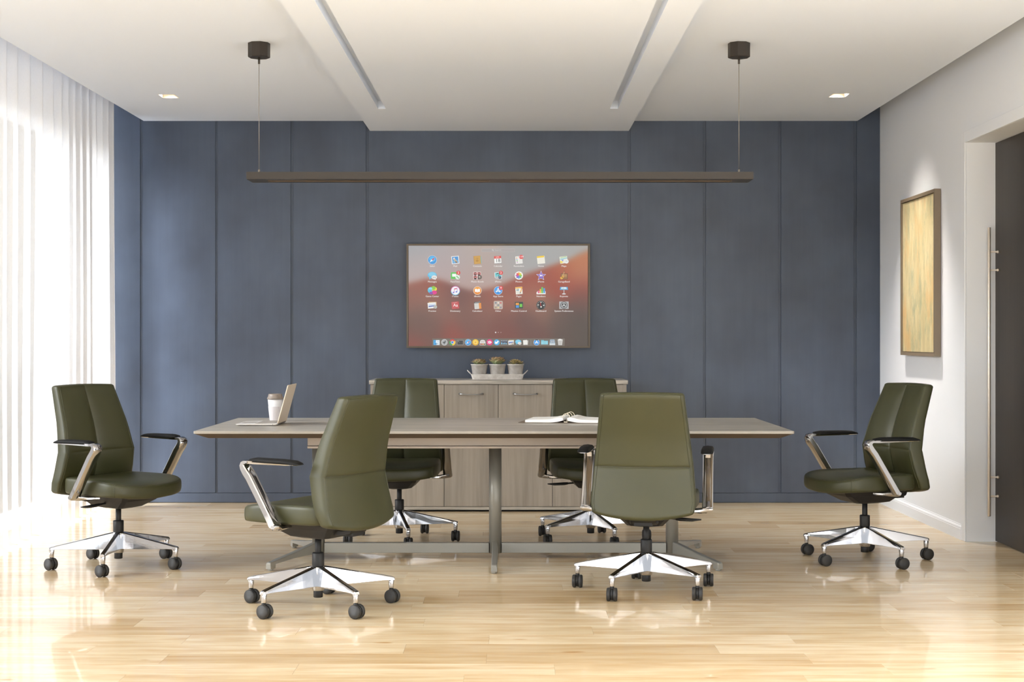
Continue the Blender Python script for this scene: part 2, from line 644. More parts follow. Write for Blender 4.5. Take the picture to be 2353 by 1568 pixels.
# sheer curtain
cv = MB()
ny = 900
cy0, cy1 = 3.0, 10.44
rows_z = [0.012, 0.3, 0.8, 1.4, 2.0, 2.5, 2.95]
rr = random.Random(11)
ph, pts = 0.0, []
dy = (cy1 - cy0) / ny
wl_ = 0.17
for i in range(ny + 1):
    yy = cy0 + dy * i
    k = 0.165 + 0.035 * sin(yy * 2.3) + 0.02 * sin(yy * 5.1 + 1)
    ph += 2 * pi * dy / k
    pts.append((yy, ph))
verts = []
for zi, z in enumerate(rows_z):
    tz = z / 2.95
    for yy, p in pts:
        a = (0.034 + 0.012 * sin(yy * 3.7)) * (1.0 - 0.15 * tz)
        sw = 0.012 * sin(yy * 1.9 + z * 0.9) * (1 - tz)
        pp = p + 0.35 * (1 - tz) * sin(yy * 4.3)
        xx = -2.885 + a * (sin(pp) + 0.22 * sin(2 * pp + 0.8)) + sw
        verts.append((xx, yy + 0.012 * cos(pp), z))
n = ny + 1
faces = [(r * n + i, r * n + i + 1, (r + 1) * n + i + 1, (r + 1) * n + i) for r in range(len(rows_z) - 1) for i in range(ny)]
cv.add(verts, faces, True)
cur = cv.build('sheer_curtain', 'sheer_fabric', recalc=False)
tag(cur, 'white sheer floor-length curtain in soft vertical folds over the window', 'curtain')

# ------------------------------------------------------------------ conference table
TX = -0.093
table = thing('conference_table', 'long grey wood conference table on three grey metal columns with splayed feet', 'table', (TX, 8.0, 0))
HW, HD = 1.525, 0.61
TZ = 0.74


def rect_ring(hw, hd, z, r=0.012, n=4):
    ring = []
    for sx, sy, a0 in ((1, -1, -90), (1, 1, 0), (-1, 1, 90), (-1, -1, 180)):
        for k in range(n + 1):
            a = radians(a0 + 90 * k / n)
            ring.append((sx * (hw - r) + r * cos(a), sy * (hd - r) + r * sin(a), z))
    return ring


MB().loft([rect_ring(HW - 0.001, HD - 0.001, TZ - 0.0012), rect_ring(HW - 0.001, HD - 0.001, TZ)], False).build('tabletop', 'laminate_long', table)
MB().loft([rect_ring(HW - 0.002, HD - 0.002, 0.7265), rect_ring(HW, HD, 0.728), rect_ring(HW, HD, TZ - 0.001), rect_ring(HW - 0.001, HD - 0.001, TZ - 0.0012)], False).build('edge_band', 'edge_grey', table)
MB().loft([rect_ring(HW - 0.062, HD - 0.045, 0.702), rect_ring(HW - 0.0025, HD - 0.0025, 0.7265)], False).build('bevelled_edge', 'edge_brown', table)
ap = MB()
ax0, ax1, ay = -0.976, 0.976, 0.385
for s_ in (-1, 1):
    ap.box(ax0, ax1, min(s_ * ay, s_ * (ay - 0.02)), max(s_ * ay, s_ * (ay - 0.02)), 0.650, 0.702)
    ap.box(ax0, ax1, min(s_ * (ay + 0.008), s_ * (ay - 0.03)), max(s_ * (ay + 0.008), s_ * (ay - 0.03)), 0.636, 0.648)
for s_ in (-1, 1):
    ap.box(min(s_ * ax1, s_ * (ax1 - 0.02)), max(s_ * ax1, s_ * (ax1 - 0.02)), -ay + 0.02, ay - 0.02, 0.640, 0.702)
ap.build('apron', 'apron_tan', table, bev=0.0015, seg=1)
col_me = MB().lathe([(0.0345, 0.034), (0.0345, 0.640)], 28).mesh('column', 'leg_grey')


def foot_mesh(length):
    """foot running along +Y from the column: deep at the column, low at the tip, with a glide pad"""
    st = [(0.015, 0.034, 0.100, 0.016), (0.06, 0.036, 0.094, 0.018), (length * 0.55, 0.040, 0.068, 0.017), (length - 0.046, 0.033, 0.050, 0.0165),
          (length - 0.042, 0.011, 0.0495, 0.0165), (length - 0.006, 0.011, 0.046, 0.0165), (length, 0.011, 0.040, 0.0155)]
    rings = [[(-h, yy, a), (h, yy, a), (h * 0.9, yy, b_ - 0.004), (h * 0.7, yy, b_), (-h * 0.7, yy, b_), (-h * 0.9, yy, b_ - 0.004)] for yy, a, b_, h in st]
    m_ = MB().loft(rings, False)
    m_.lathe([(0.013, 0.0005), (0.0145, 0.002), (0.0145, 0.014)], 16, (0, length - 0.022, 0))
    return m_.mesh('foot', 'leg_grey')


ft = foot_mesh(0.475)
ft2 = foot_mesh(0.51)
for cx, feet in ((-0.97, ((-0.20, 1), (-0.20, -1))), (0.0, ((0, 1), (0, -1))), (0.97, ((0.20, 1), (0.20, -1)))):
    place('column', col_me, table, (cx, 0, 0))
    for fx, fy in feet:
        ang = math.atan2(-fx, fy * 0.42)
        place('foot', ft2 if fx == 0 else ft, table, (cx, 0, 0), (0, 0, ang), bev=0.002, seg=1)
for x0, x1 in ((-0.936, -0.034), (0.034, 0.936)):
    MB().box(x0, x1, -0.022, 0.022, 0.036, 0.090).build('stretcher', 'leg_grey', table, bev=0.002)

# ------------------------------------------------------------------ chairs
CH = {}


def backrest_mesh():
    ZL, ZH, ZM = 0.414, 0.945, 0.612
    WT = [(ZL, 0.238), (0.45, 0.246), (ZM, 0.232), (ZH, 0.194)]
    RT = [(ZL, -0.285), (0.50, -0.260), (ZM, -0.238), (0.75, -0.262), (ZH, -0.328)]
    TT = [(ZL, 0.066), (0.50, 0.078), (ZM, 0.082), (ZH, 0.060)]
    zs = [ZL, 0.425, 0.45, 0.48, 0.52, 0.555, 0.582, 0.597, 0.604, 0.609, ZM, 0.615, 0.620, 0.627, 0.642, 0.672, 0.72, 0.77, 0.82, 0.86, 0.90, 0.927, ZH]
    us = [-1, -0.9, -0.75, -0.55, -0.35, -0.2, -0.12, -0.07, -0.035, -0.012, 0, 0.012, 0.035, 0.07, 0.12, 0.2, 0.35, 0.55, 0.75, 0.9, 1]

    def section(z, inset, zz):
        w = interp(WT, z) - inset
        rc = 0.016
        yr0 = interp(RT, z)
        t = interp(TT, z)
        ring = []

        def bend(x):
            return 0.030 * (x / 0.24) ** 2

        def lift(x, zc):
            fb = max(0.0, 1 - (zc - ZL) / 0.16)
            return zc - 0.028 * fb * fb * (1 - (x / 0.247) ** 2) + 0.004 * max(0, (zc - 0.83) / 0.10) * (1 - (x / 0.2) ** 2)

        sg = abs(z - ZM)
        seam = exp(-(sg / 0.004) ** 2)
        g = min(1.0, sg / 0.05)
        g = 1 - (1 - g) ** 2
        ge = min(1.0, (0.958 - z) / 0.06) * min(1.0, (z - 0.38) / 0.06)
        for u in us:
            x = u * (w - rc)
            ring.append((x, yr0 + bend(x) + inset + 0.003 * seam - 0.004 * (1 - u * u), lift(x, zz)))
        for k in (1, 2, 3):
            a = pi / 2 * k / 4
            x = w - rc + rc * sin(a)
            ring.append((x, yr0 + bend(x) + inset + rc * (1 - cos(a)), lift(x, zz)))
        rf = 0.016
        for k in (0, 1, 2, 3):
            a = pi / 2 * k / 4
            x = w - rf + rf * cos(a)
            ring.append((x, yr0 + bend(x) + t - inset - rf * (1 - sin(a)), lift(x, zz)))
        for u in reversed(us):
            x = u * (w - rc)
            au = abs(u)
            px = 1 - (1 - min(1, au / 0.30)) ** 2
            px *= 1 - max(0, (au - 0.62) / 0.38) ** 2 * 0.9
            ring.append((x, yr0 + bend(x) + t - inset + 0.017 * px * (0.35 + 0.65 * g) * ge - 0.002 * exp(-(au / 0.02) ** 2) - 0.003 * seam, lift(x, zz)))
        for k in (3, 2, 1):
            a = pi / 2 * k / 4
            x = -(w - rf + rf * cos(a))
            ring.append((x, yr0 + bend(x) + t - inset - rf * (1 - sin(a)), lift(x, zz)))
        for k in (4, 3, 2, 1):
            a = pi / 2 * k / 4
            x = -(w - rc + rc * sin(a))
            ring.append((x, yr0 + bend(x) + inset + rc * (1 - cos(a)), lift(x, zz)))
        return ring

    rings = []
    R = 0.014
    for k in range(0, 4):
        a = pi / 2 * k / 4
        rings.append(section(zs[0], R * (1 - sin(a)), zs[0] - R * cos(a)))
    for z in zs:
        rings.append(section(z, 0, z))
    for k in range(1, 5):
        a = pi / 2 * k / 4
        rings.append(section(zs[-1], R * (1 - cos(a)), zs[-1] + R * sin(a)))
    mb = MB().loft(rings, True)
    CH['rings'] = rings
    nu = len(us)
    idx = dict(rl=0, rr=nu - 1, fr=nu + 7, fl=nu + 7 + nu - 1)
    return mb, rings, idx, nu


def offset_path(pts, cy, d):
    return pts


def make_chair_meshes():
    mb, rings, idx, nu = backrest_mesh()
    CH['backrest'] = mb.mesh('backrest', 'olive_leather')
    # welts along the front and the rear edge of the side boxing, and the stitched seams
    wl2 = MB()
    body = rings[4:-3]
    for key in ('fr', 'fl', 'rr', 'rl'):
        wl2.tube([r[idx[key]] for r in body], 0.0022, 6)
    top = rings[-4]
    wl2.tube([top[i] for i in range(idx['rl'], idx['rr'] + 1)], 0.0022, 6)
    wl2.tube([top[i] for i in range(idx['fr'], idx['fl'] + 1)], 0.0018, 6)
    CH['piping'] = wl2.mesh('piping', 'olive_leather')
    sm = MB()
    zi = 4 + 10
    for k in (zi - 1, zi + 1):
        sm.tube([rings[k][i] for i in range(0, nu)], 0.0012, 5)
    CH['stitched_seam'] = sm.mesh('stitched_seam', 'olive_seam')

    # seat cushion
    NP = 72

    def outline(k):
        a = 2 * pi * k / NP
        c, s_ = cos(a), sin(a)
        e = 0.33
        x = (abs(c) ** e) * (1 if c > 0 else -1)
        yv = (abs(s_) ** e) * (1 if s_ > 0 else -1)
        hw = 0.243 + 0.012 * yv
        px = x * hw
        if yv > 0:
            py = yv * (0.250 + 0.052 * (1 - (x) ** 2))
        else:
            py = yv * (0.192 + 0.0 * (1 - x * x))
        return px, py

    def ztop(px, py):
        u = px / 0.25
        f_ = max(0, (py - 0.08) / 0.19)
        r_ = max(0, (-py - 0.05) / 0.17)
        return 0.470 + 0.012 * u * u * (1 - 0.6 * f_) - 0.016 * f_ * f_ + 0.004 * r_

    def zbot(px, py):
        u = px / 0.25
        f_ = max(0, py / 0.26)
        return 0.397 - 0.016 * f_ * (1 - u * u)

    out_ = [outline(k) for k in range(NP)]
    rg = []

    def ring(sc, zf):
        return [(x * sc, y_ * sc, zf(x * sc, y_ * sc)) for x, y_ in out_]

    for sc, dz in ((0.5, 0.002), (0.94, 0.001), (0.972, 0.003), (0.988, 0.007), (0.997, 0.014)):
        rg.append([(x * sc, y_ * sc, zbot(x, y_) + dz) for x, y_ in out_])
    rg.append([(x * 1.003, y_ * 1.003, zbot(x, y_) * 0.6 + ztop(x, y_) * 0.4) for x, y_ in out_])
    for sc, dz in ((1.001, -0.018), (0.996, -0.010), (0.987, -0.004), (0.975, -0.001), (0.966, -0.0015), (0.957, 0.0), (0.92, 0.003), (0.8, 0.006), (0.62, 0.004), (0.4, 0.002), (0.2, 0.0), (0.05, 0.0)):
        rg.append([(x * sc, y_ * sc, ztop(x * sc, y_ * sc) + dz) for x, y_ in out_])
    CH['seat'] = MB().loft(rg, True).mesh('seat', 'olive_leather')
    sp = MB()
    sp.tube([(x * 0.966, y_ * 0.966, ztop(x * 0.966, y_ * 0.966) - 0.001) for x, y_ in out_], 0.002, 6, closed=True)
    for k0 in (9, 27, 45, 63):
        x, y_ = out_[k0]
        sp.tube([(x * q, y_ * q, zbot(x, y_) + (ztop(x, y_) - zbot(x, y_)) * h_) for q, h_ in ((0.99, 0.10), (0.998, 0.2), (1.003, 0.4), (1.001, 0.75), (0.996, 0.86), (0.987, 0.94), (0.972, 0.98))], 0.0016, 5)
    CH['seat_piping'] = sp.mesh('piping', 'olive_leather')

    # arm: post rising forwards from under the seat, rounded elbow, arm rail backwards
    def arm_mesh(s_):
        X = 0.292
        path = [(-0.045, 0.372), (-0.035, 0.378), (0.0, 0.440), (0.05, 0.527), (0.10, 0.613), (0.120, 0.640), (0.130, 0.657), (0.134, 0.671), (0.130, 0.684), (0.120, 0.690), (0.10, 0.691)]
        path = [(a_ + 0.042, 0.392 + (b_ - 0.372) * 0.875) for a_, b_ in path]
        hwid = [0.024, 0.026, 0.0255, 0.025, 0.0255, 0.026, 0.0265, 0.027, 0.027, 0.027, 0.027]
        thk = [0.016, 0.018, 0.0175, 0.0175, 0.018, 0.018, 0.017, 0.015, 0.012, 0.009, 0.006]
        rings = []
        for i, ((py, pz), hw, th) in enumerate(zip(path, hwid, thk)):
            a = path[max(i - 1, 0)]
            c = path[min(i + 1, len(path) - 1)]
            ty, tz = c[0] - a[0], c[1] - a[1]
            ln = sqrt(ty * ty + tz * tz)
            ny_, nz_ = -tz / ln, ty / ln       # rearward / inside normal
            r_ = []
            # channel section: convex outer face, hollow on the inside of the bend
            slot = 0.55 if 2 <= i <= 5 else 0.0
            sec = [(-1, -0.55), (-0.75, -0.9), (0, -1.0), (0.75, -0.9), (1, -0.55), (1, 0.75), (0.85, 1.0), (0.52, 1.0), (0.42, 1.0 - slot * 1.6), (-0.42, 1.0 - slot * 1.6), (-0.52, 1.0), (-0.85, 1.0), (-1, 0.75)]
            for sx, sn in sec:
                r_.append((s_ * X + sx * hw, py + ny_ * th * sn, pz + nz_ * th * sn))
            rings.append(r_)
        mb_ = MB().loft(rings, True)
        # rail under the pad
        rail = []
        for yy, hw, z0, z1 in ((0.167, 0.024, 0.662, 0.676), (0.13, 0.0265, 0.661, 0.676), (0.05, 0.0275, 0.662, 0.673), (-0.06, 0.0275, 0.663, 0.672), (-0.125, 0.025, 0.665, 0.671), (-0.136, 0.020, 0.667, 0.671)):
            rail.append([(s_ * X - hw, yy, z1), (s_ * X - hw * 0.85, yy, z0 + 0.002), (s_ * X - hw * 0.5, yy, z0), (s_ * X + hw * 0.5, yy, z0), (s_ * X + hw * 0.85, yy, z0 + 0.002), (s_ * X + hw, yy, z1)])
        mb_.loft(rail, True)
        # bracket running inwards below the cushion
        br = []
        for t_, yy, hh, zc, th in ((-0.12, -0.004, 0.010, 0.394, 0.008), (0.0, -0.002, 0.019, 0.392, 0.014), (0.2, 0.004, 0.023, 0.389, 0.014), (0.5, 0.022, 0.030, 0.385, 0.011), (1.0, 0.035, 0.036, 0.383, 0.008)):
            xx = s_ * (X + 0.012 - t_ * 0.12)
            br.append([(xx, yy + hh * ca, zc + th * sa) for ca, sa in ((-1, -0.35), (-0.7, -0.9), (0, -1), (0.7, -0.9), (1, -0.35), (1, 0.5), (0.6, 0.9), (-0.6, 0.9), (-1, 0.5))])
        mb_.loft(br, True)
        return mb_

    for s_, k in ((-1, 'arm_l'), (1, 'arm_r')):
        me = arm_mesh(s_).mesh('armrest', 'chrome')
        CH[k] = me
    # pad
    for s_, k in ((-1, 'pad_l'), (1, 'pad_r')):
        pr = []
        for yy, hw, z0, z1 in ((0.140, 0.016, 0.673, 0.677), (0.134, 0.022, 0.672, 0.686), (0.10, 0.0285, 0.671, 0.692), (-0.04, 0.0295, 0.670, 0.691), (-0.105, 0.0285, 0.669, 0.687), (-0.132, 0.024, 0.669, 0.678), (-0.140, 0.018, 0.669, 0.672)):
            h2 = z1 - z0
            X = s_ * 0.292
            pr.append([(X - hw, yy, z0), (X - hw, yy, z0 + h2 * 0.45), (X - hw * 0.8, yy, z0 + h2 * 0.85), (X, yy, z1), (X + hw * 0.8, yy, z0 + h2 * 0.85), (X + hw, yy, z0 + h2 * 0.45), (X + hw, yy, z0)])
        CH[k] = MB().loft(pr, True).mesh('arm_pad', 'black_soft')

    # tilt mechanism and its parts
    def rr_(hw, y0, y1, z):
        c = 0.02
        return [(-hw, y0 + c, z), (-hw + c, y0, z), (hw - c, y0, z), (hw, y0 + c, z), (hw, y1 - c, z), (hw - c, y1, z), (-hw + c, y1, z), (-hw, y1 - c, z)]

    mm = MB().loft([rr_(0.050, -0.07, 0.07, 0.314), rr_(0.085, -0.12, 0.11, 0.324), rr_(0.120, -0.16, 0.18, 0.362), rr_(0.135, -0.19, 0.205, 0.388)], False)
    mm.box(-0.043, 0.043, -0.225, -0.05, 0.336, 0.378)
    mm.lathe([(0.006, 0.0), (0.006, 0.012)], 10, (0.085, -0.10, 0.338))
    mm.lathe([(0.006, 0.0), (0.006, 0.012)], 10, (-0.085, -0.10, 0.338))
    CH['mechanism'] = mm.mesh('tilt_mechanism', 'black_plastic')
    bs = MB()
    bs.loft([[(-h, yy, z - t_), (h, yy, z - t_), (h, yy, z + t_), (-h, yy, z + t_)] for yy, z, h, t_ in ((-0.10, 0.355, 0.07, 0.014), (-0.19, 0.352, 0.065, 0.012), (-0.225, 0.362, 0.06, 0.011), (-0.245, 0.40, 0.055, 0.012))], False)
    CH['back_support'] = bs.mesh('back_support', 'black_plastic')
    lv = MB()
    lv.tube([(0.06, 0.02, 0.350), (0.13, 0.02, 0.345), (0.15, 0.02, 0.343)], 0.005, 8)
    lv.loft([[(xx, 0.02 - h, z), (xx, 0.02, z - t_), (xx, 0.02 + h, z), (xx, 0.02, z + t_)] for xx, h, t_, z in ((0.14, 0.008, 0.007, 0.344), (0.16, 0.014, 0.009, 0.342), (0.22, 0.017, 0.008, 0.340), (0.262, 0.010, 0.003, 0.342))], True)
    CH['lever'] = lv.mesh('lever', 'black_plastic')
    gl = MB()
    gl.lathe([(0.0145, 0.20), (0.0145, 0.322)], 20)
    CH['lift_sleeve'] = MB().lathe([(0.026, 0.172), (0.0275, 0.175), (0.0275, 0.243), (0.025, 0.246), (0.014, 0.247)], 24).mesh('lift_sleeve', 'black_plastic')
    CH['lift_tail'] = MB().lathe([(0.020, 0.044), (0.0215, 0.046), (0.0215, 0.10)], 24).mesh('lift_tail', 'black_plastic')
    CH['gas_lift'] = gl.mesh('gas_lift', 'black_plastic')
    CH['hub'] = MB().lathe([(0.026, 0.075), (0.028, 0.078), (0.030, 0.10), (0.033, 0.13), (0.034, 0.172), (0.031, 0.184), (0.0277, 0.187)], 28).mesh('hub', 'chrome')
    # base leg along +X
    lg = MB()
    st = [(0.022, 0.098, 0.186, 0.015, 0.026), (0.05, 0.097, 0.181, 0.0135, 0.022), (0.10, 0.098, 0.1705, 0.012, 0.020), (0.20, 0.102, 0.150, 0.0115, 0.018), (0.29, 0.106, 0.132, 0.012, 0.016), (0.325, 0.106, 0.1245, 0.0125, 0.0155), (0.345, 0.104, 0.120, 0.012, 0.014), (0.3525, 0.104, 0.1165, 0.010, 0.012)]
    rings_ = []
    for r_, z0, z1, ht, hb_ in st:
        c = 0.004
        rings_.append([(r_, -hb_, z0), (r_, hb_, z0), (r_, hb_ * 0.55 + ht * 0.45, z0 + (z1 - z0) * 0.5), (r_, ht, z1 - c), (r_, ht * 0.72, z1), (r_, -ht * 0.72, z1), (r_, -ht, z1 - c), (r_, -(hb_ * 0.55 + ht * 0.45), z0 + (z1 - z0) * 0.5)])
    lg.loft(rings_, False)
    lg.lathe([(0.0105, 0.066), (0.0115, 0.069), (0.0125, 0.085), (0.0135, 0.108)], 18, (0.338, 0, 0))
    CH['leg'] = lg.mesh('leg', 'chrome')
    # caster: axle along X
    CH['wheel'] = MB().lathe([(0.0, -0.0095), (0.021, -0.0095), (0.0275, -0.0085), (0.0308, -0.005), (0.0312, 0.0), (0.0308, 0.005), (0.0275, 0.0085), (0.0, 0.0085)], 28, (0, 0, 0), 'X').mesh('wheel', 'black_rubber')
    fk = MB()
    fk.lathe([(0.010, 0.044), (0.010, 0.070)], 14)
    fk.lathe([(0.0, -0.0055), (0.026, -0.0055), (0.027, 0.0055), (0.0, 0.0055)], 24, (0, -0.006, 0.0318), 'X')
    fk.lathe([(0.006, -0.016), (0.006, 0.016)], 10, (0, -0.006, 0.0318), 'X')
    CH['fork'] = fk.mesh('caster', 'black_plastic')


make_chair_meshes()


def chair(x, y, face, base, label):
    """face: direction the chair looks at, base: angle of one base leg; both in degrees in the room"""
    t = thing('office_chair', label, 'chair', (x, y, 0), radians(face - 90), 'olive leather office chairs around the table')
    seat = place('seat', CH['seat'], t)
    place('piping', CH['seat_piping'], seat)
    back = place('backrest', CH['backrest'], t)
    place('piping', CH['piping'], back)
    place('stitched_seam', CH['stitched_seam'], back)
    for a, p in (('arm_l', 'pad_l'), ('arm_r', 'pad_r')):
        ar = place('armrest', CH[a], t)
        if not CH.get(a + 'done'):
            smoothed(ar, 40)
            CH[a + 'done'] = True
        place('arm_pad', CH[p], ar)
    place('tilt_mechanism', CH['mechanism'], t, bev=0.002, seg=1)
    place('back_support', CH['back_support'], t, bev=0.003, seg=1)
    place('lever', CH['lever'], t)
    place('gas_lift', CH['gas_lift'], t)
    place('lift_sleeve', CH['lift_sleeve'], t)
    place('lift_tail', CH['lift_tail'], t)
    place('hub', CH['hub'], t)
    for k in range(5):
        a = radians(base - (face - 90) + 72 * k)
        place('leg', CH['leg'], t, (0, 0, 0), (0, 0, a), bev=0.0015, seg=2)
        c = place('caster', CH['fork'], t, (0.338 * cos(a), 0.338 * sin(a), 0))
        for s_ in (-1, 1):
            place('wheel', CH['wheel'], c, (0.0155 * s_, -0.006, 0.0312), (0, 0, 0 if s_ > 0 else pi))
    return t


chair(-2.088, 7.73, -34, 56, 'olive leather office chair at the head of the table, beside the white curtain')
chair(-0.876, 6.58, 149, 18, 'olive leather office chair with its back to us, turned toward the laptop')
chair(0.6445, 7.01, 81, 93, 'olive leather office chair seen squarely from behind, in front of the open binder')
chair(-0.675, 8.72, -94, -5, 'olive leather office chair behind the table, in front of the left end of the credenza')
chair(0.47, 8.73, -85, 3, 'olive leather office chair behind the open binder and against the right end of credenza')
chair(1.925, 7.96, 200, 2, 'olive leather office chair at the end of the table, near the framed painting and door')

# ------------------------------------------------------------------ credenza
CXA, CXB, CYF, CYB = -0.996, 0.805, 10.14, 10.685
cred = thing('credenza', 'low grey wood credenza with four doors against the blue wall', 'cabinet', ((CXA + CXB) / 2, CYF, 0))
cxm = (CXA + CXB) / 2
hw = (CXB - CXA) / 2
MB().box(-hw, hw, 0.0, CYB - CYF, 0.8886, 0.916).build('top', 'laminate_long', cred, bev=0.001, seg=1)
bd = MB()
bd.box(-hw + 0.008, -hw + 0.026, 0.028, CYB - CYF - 0.005, 0.014, 0.8886)
bd.box(hw - 0.026, hw - 0.008, 0.028, CYB - CYF - 0.005, 0.014, 0.8886)
bd.box(-hw + 0.026, hw - 0.026, 0.04, CYB - CYF - 0.005, 0.014, 0.034)
bd.box(-hw + 0.026, hw - 0.026, CYB - CYF - 0.02, CYB - CYF - 0.006, 0.034, 0.8886)
bd.build('body', 'laminate_upright', cred)
MB().box(-hw + 0.008, hw - 0.008, 0.006, 0.0395, 0.014, 0.035).build('bottom_rail', 'laminate_long', cred)
MB().box(-hw + 0.05, hw - 0.05, 0.06, CYB - CYF - 0.06, 0.0, 0.0138).build('toe_base', 'dark_gap', cred)
MB().box(-hw + 0.03, hw - 0.03, 0.030, 0.034, 0.036, 0.888).build('face_frame', 'dark_gap', cred)
seams = [CXA + 0.008, (1020.5 - HX) / F * CYF, (1145 - HX) / F * CYF, (1269.5 - HX) / F * CYF, CXB - 0.008]
for a, b_ in zip(seams, seams[1:]):
    xa, xb = a - cxm + 0.0016, b_ - cxm - 0.0016
    d = MB().box(xa, xb, 0.008, 0.0275, 0.0375, 0.8855).build('door', 'laminate_upright', cred, bev=0.0008, seg=1)
    cxx = (xa + xb) / 2
    hp = MB()
    path = []
    for k in range(13):
        u = -1 + 2 * k / 12
        path.append((cxx + 0.083 * u, -0.004 - 0.024 * (1 - u ** 4), 0.822 - 0.005 * (1 - u * u)))
    hp.tube(path, [0.0045 + 0.0025 * abs(-1 + 2 * k / 12) ** 2 for k in range(13)], 10, flat=0.8)
    for u in (-1, 1):
        hp.lathe([(0.006, -0.008), (0.006, 0.0079)], 12, (cxx + 0.079 * u, 0, 0.822), 'Y')
    hp.build('handle', 'pull_steel', d)

# ------------------------------------------------------------------ tray with three succulents
TYY = 10.42
ZS = 0.916
tray = thing('planter_tray', 'long white metal tray with two handles holding three potted succulents', 'tray', (-0.105, TYY, ZS))


def rrect(hx_, hy_, z, r=0.015, n=3):
    ring = []
    for sx, sy, a0 in ((1, -1, -90), (1, 1, 0), (-1, 1, 90), (-1, -1, 180)):
        for k in range(n + 1):
            a = radians(a0 + 90 * k / n)
            ring.append((sx * (hx_ - r) + r * cos(a), sy * (hy_ - r) + r * sin(a), z))
    return ring


tb = MB().loft([rrect(0.178, 0.055, 0.0), rrect(0.189, 0.066, 0.036), rrect(0.187, 0.064, 0.037), rrect(0.1765, 0.0535, 0.003)], True)
smoothed(tb.build('basin', 'zinc_white', tray), 30)
for s_ in (-1, 1):
    pth = []
    for k in range(9):
        a = pi * k / 8
        pth.append((s_ * (0.186 + 0.029 * sin(a)), -0.042 * cos(a), 0.034 + 0.029 * sin(a)))
    MB().tube(pth, 0.0032, 8).build('handle', 'zinc_white', tray)


def leaf_mesh(mat, thick=0.16, width=0.42):
    n, rings = 7, []
    for i in range(n):
        t = i / (n - 1)
        w = width * (sin(pi * min(1, 0.12 + t * 0.88)) ** 0.75) * (0.75 + 0.5 * t) * (1 - t ** 6) + 0.008
        z = 0.10 * t * t
        th = thick * (1 - t) * 0.55 + 0.012
        rings.append([(-w / 2, t, z + 0.05 * w), (-w * 0.25, t, z + th * 0.35), (0, t, z + th * 0.4), (w * 0.25, t, z + th * 0.35), (w / 2, t, z + 0.05 * w), (w * 0.25, t, z - th * 0.5), (0, t, z - th * 0.7), (-w * 0.25, t, z - th * 0.5)])
    return MB().loft(rings, True).mesh('leaf', mat)


leafA = leaf_mesh('leaf_green', 0.18, 0.78)
leafB = leaf_mesh('leaf_olive', 0.16, 0.44)
pot_me = MB().lathe([(0.0, 0.0), (0.044, 0.0), (0.046, 0.002), (0.0585, 0.098), (0.0615, 0.098), (0.062, 0.101), (0.0615, 0.104), (0.058, 0.104), (0.057, 0.10), (0.055, 0.086), (0.0, 0.086)], 40).mesh('pot', 'zinc_white')
soil_me = MB().lathe([(0.0, 0.088), (0.04, 0.090), (0.0555, 0.087)], 24, cap=False).mesh('soil', 'soil')
rl = random.Random(5)
for px, lab, kind in ((1101.5, 'green rosette succulent in a white pot, farthest from the painting', 0),
                      (1143, 'largest green rosette succulent in the middle white pot', 1),
                      (1184.5, 'bushy cluster of small tan succulents in a white pot', 2)):
    t = thing('potted_succulent', lab, 'plant', ((px - HX) / F * TYY, TYY, ZS + 0.0032), rl.uniform(0, 1), 'succulents on the credenza')
    po = place('pot', pot_me, t)
    place('soil', soil_me, po)
    if kind < 2:
        R = 0.060 if kind == 0 else 0.074
        H = 0.098
        tiers = [(8, 24, 1.0, 0.0), (8, 34, 0.95, 0.003), (7, 45, 0.82, 0.006), (7, 57, 0.66, 0.009), (5, 70, 0.5, 0.012), (3, 82, 0.40, 0.013)]
        for ti, (nn, el, sc, dz) in enumerate(tiers):
            for k in range(nn):
                az = 2 * pi * (k + 0.5 * (ti % 2)) / nn + rl.uniform(-0.12, 0.12)
                s3 = R * sc * rl.uniform(0.93, 1.05)
                e = radians(el + rl.uniform(-4, 4) + (6 if kind == 1 else 0))
                place('leaf', leafA, t, (0.006 * sin(-az), 0.006 * cos(az), H + dz * R / 0.056), (e, 0, az), scale=(s3, s3, s3))
    else:
        for (ox, oy, oz, R) in ((-0.026, -0.012, 0.104, 0.033), (0.027, -0.016, 0.104, 0.032), (0.0, 0.018, 0.114, 0.034), (-0.012, 0.0, 0.119, 0.028), (0.018, 0.005, 0.118, 0.028)):
            for nn, el, sc in ((8, 14, 1.0), (7, 38, 0.9), (5, 62, 0.72)):
                for k in range(nn):
                    az = 2 * pi * k / nn + rl.uniform(-0.25, 0.25)
                    s3 = R * sc * 1.15 * rl.uniform(0.9, 1.1)
                    place('leaf', leafB, t, (ox, oy, oz), (radians(el + rl.uniform(-8, 8)), 0, az), scale=(s3, s3, s3))

# ------------------------------------------------------------------ things on the table
# laptop
lap = thing('laptop', 'open pale gold laptop on the table, screen facing the curtain', 'laptop', (-1.375, 7.985, TZ))
LX0, LX1, LY0, LY1 = -0.113, 0.113, -0.155, 0.155
rg = []
for z, i, tz in ((0.0022, 0.012, 0), (0.004, 0.003, 0), (0.0075, 0.0, 0), (0.009, 0.001, 0)):
    ring = rrect((LX1 - LX0) / 2 - i, (LY1 - LY0) / 2 - i, z, 0.012)
    rg.append([(p[0], p[1], z + (0.004 * (p[0] - LX0) / (LX1 - LX0) if z > 0.005 else 0)) for p in ring])
baseo = MB().loft(rg, False).build('base', 'laptop_deck', lap)


def dz(x):
    return 0.009 + 0.004 * (x - LX0) / (LX1 - LX0)


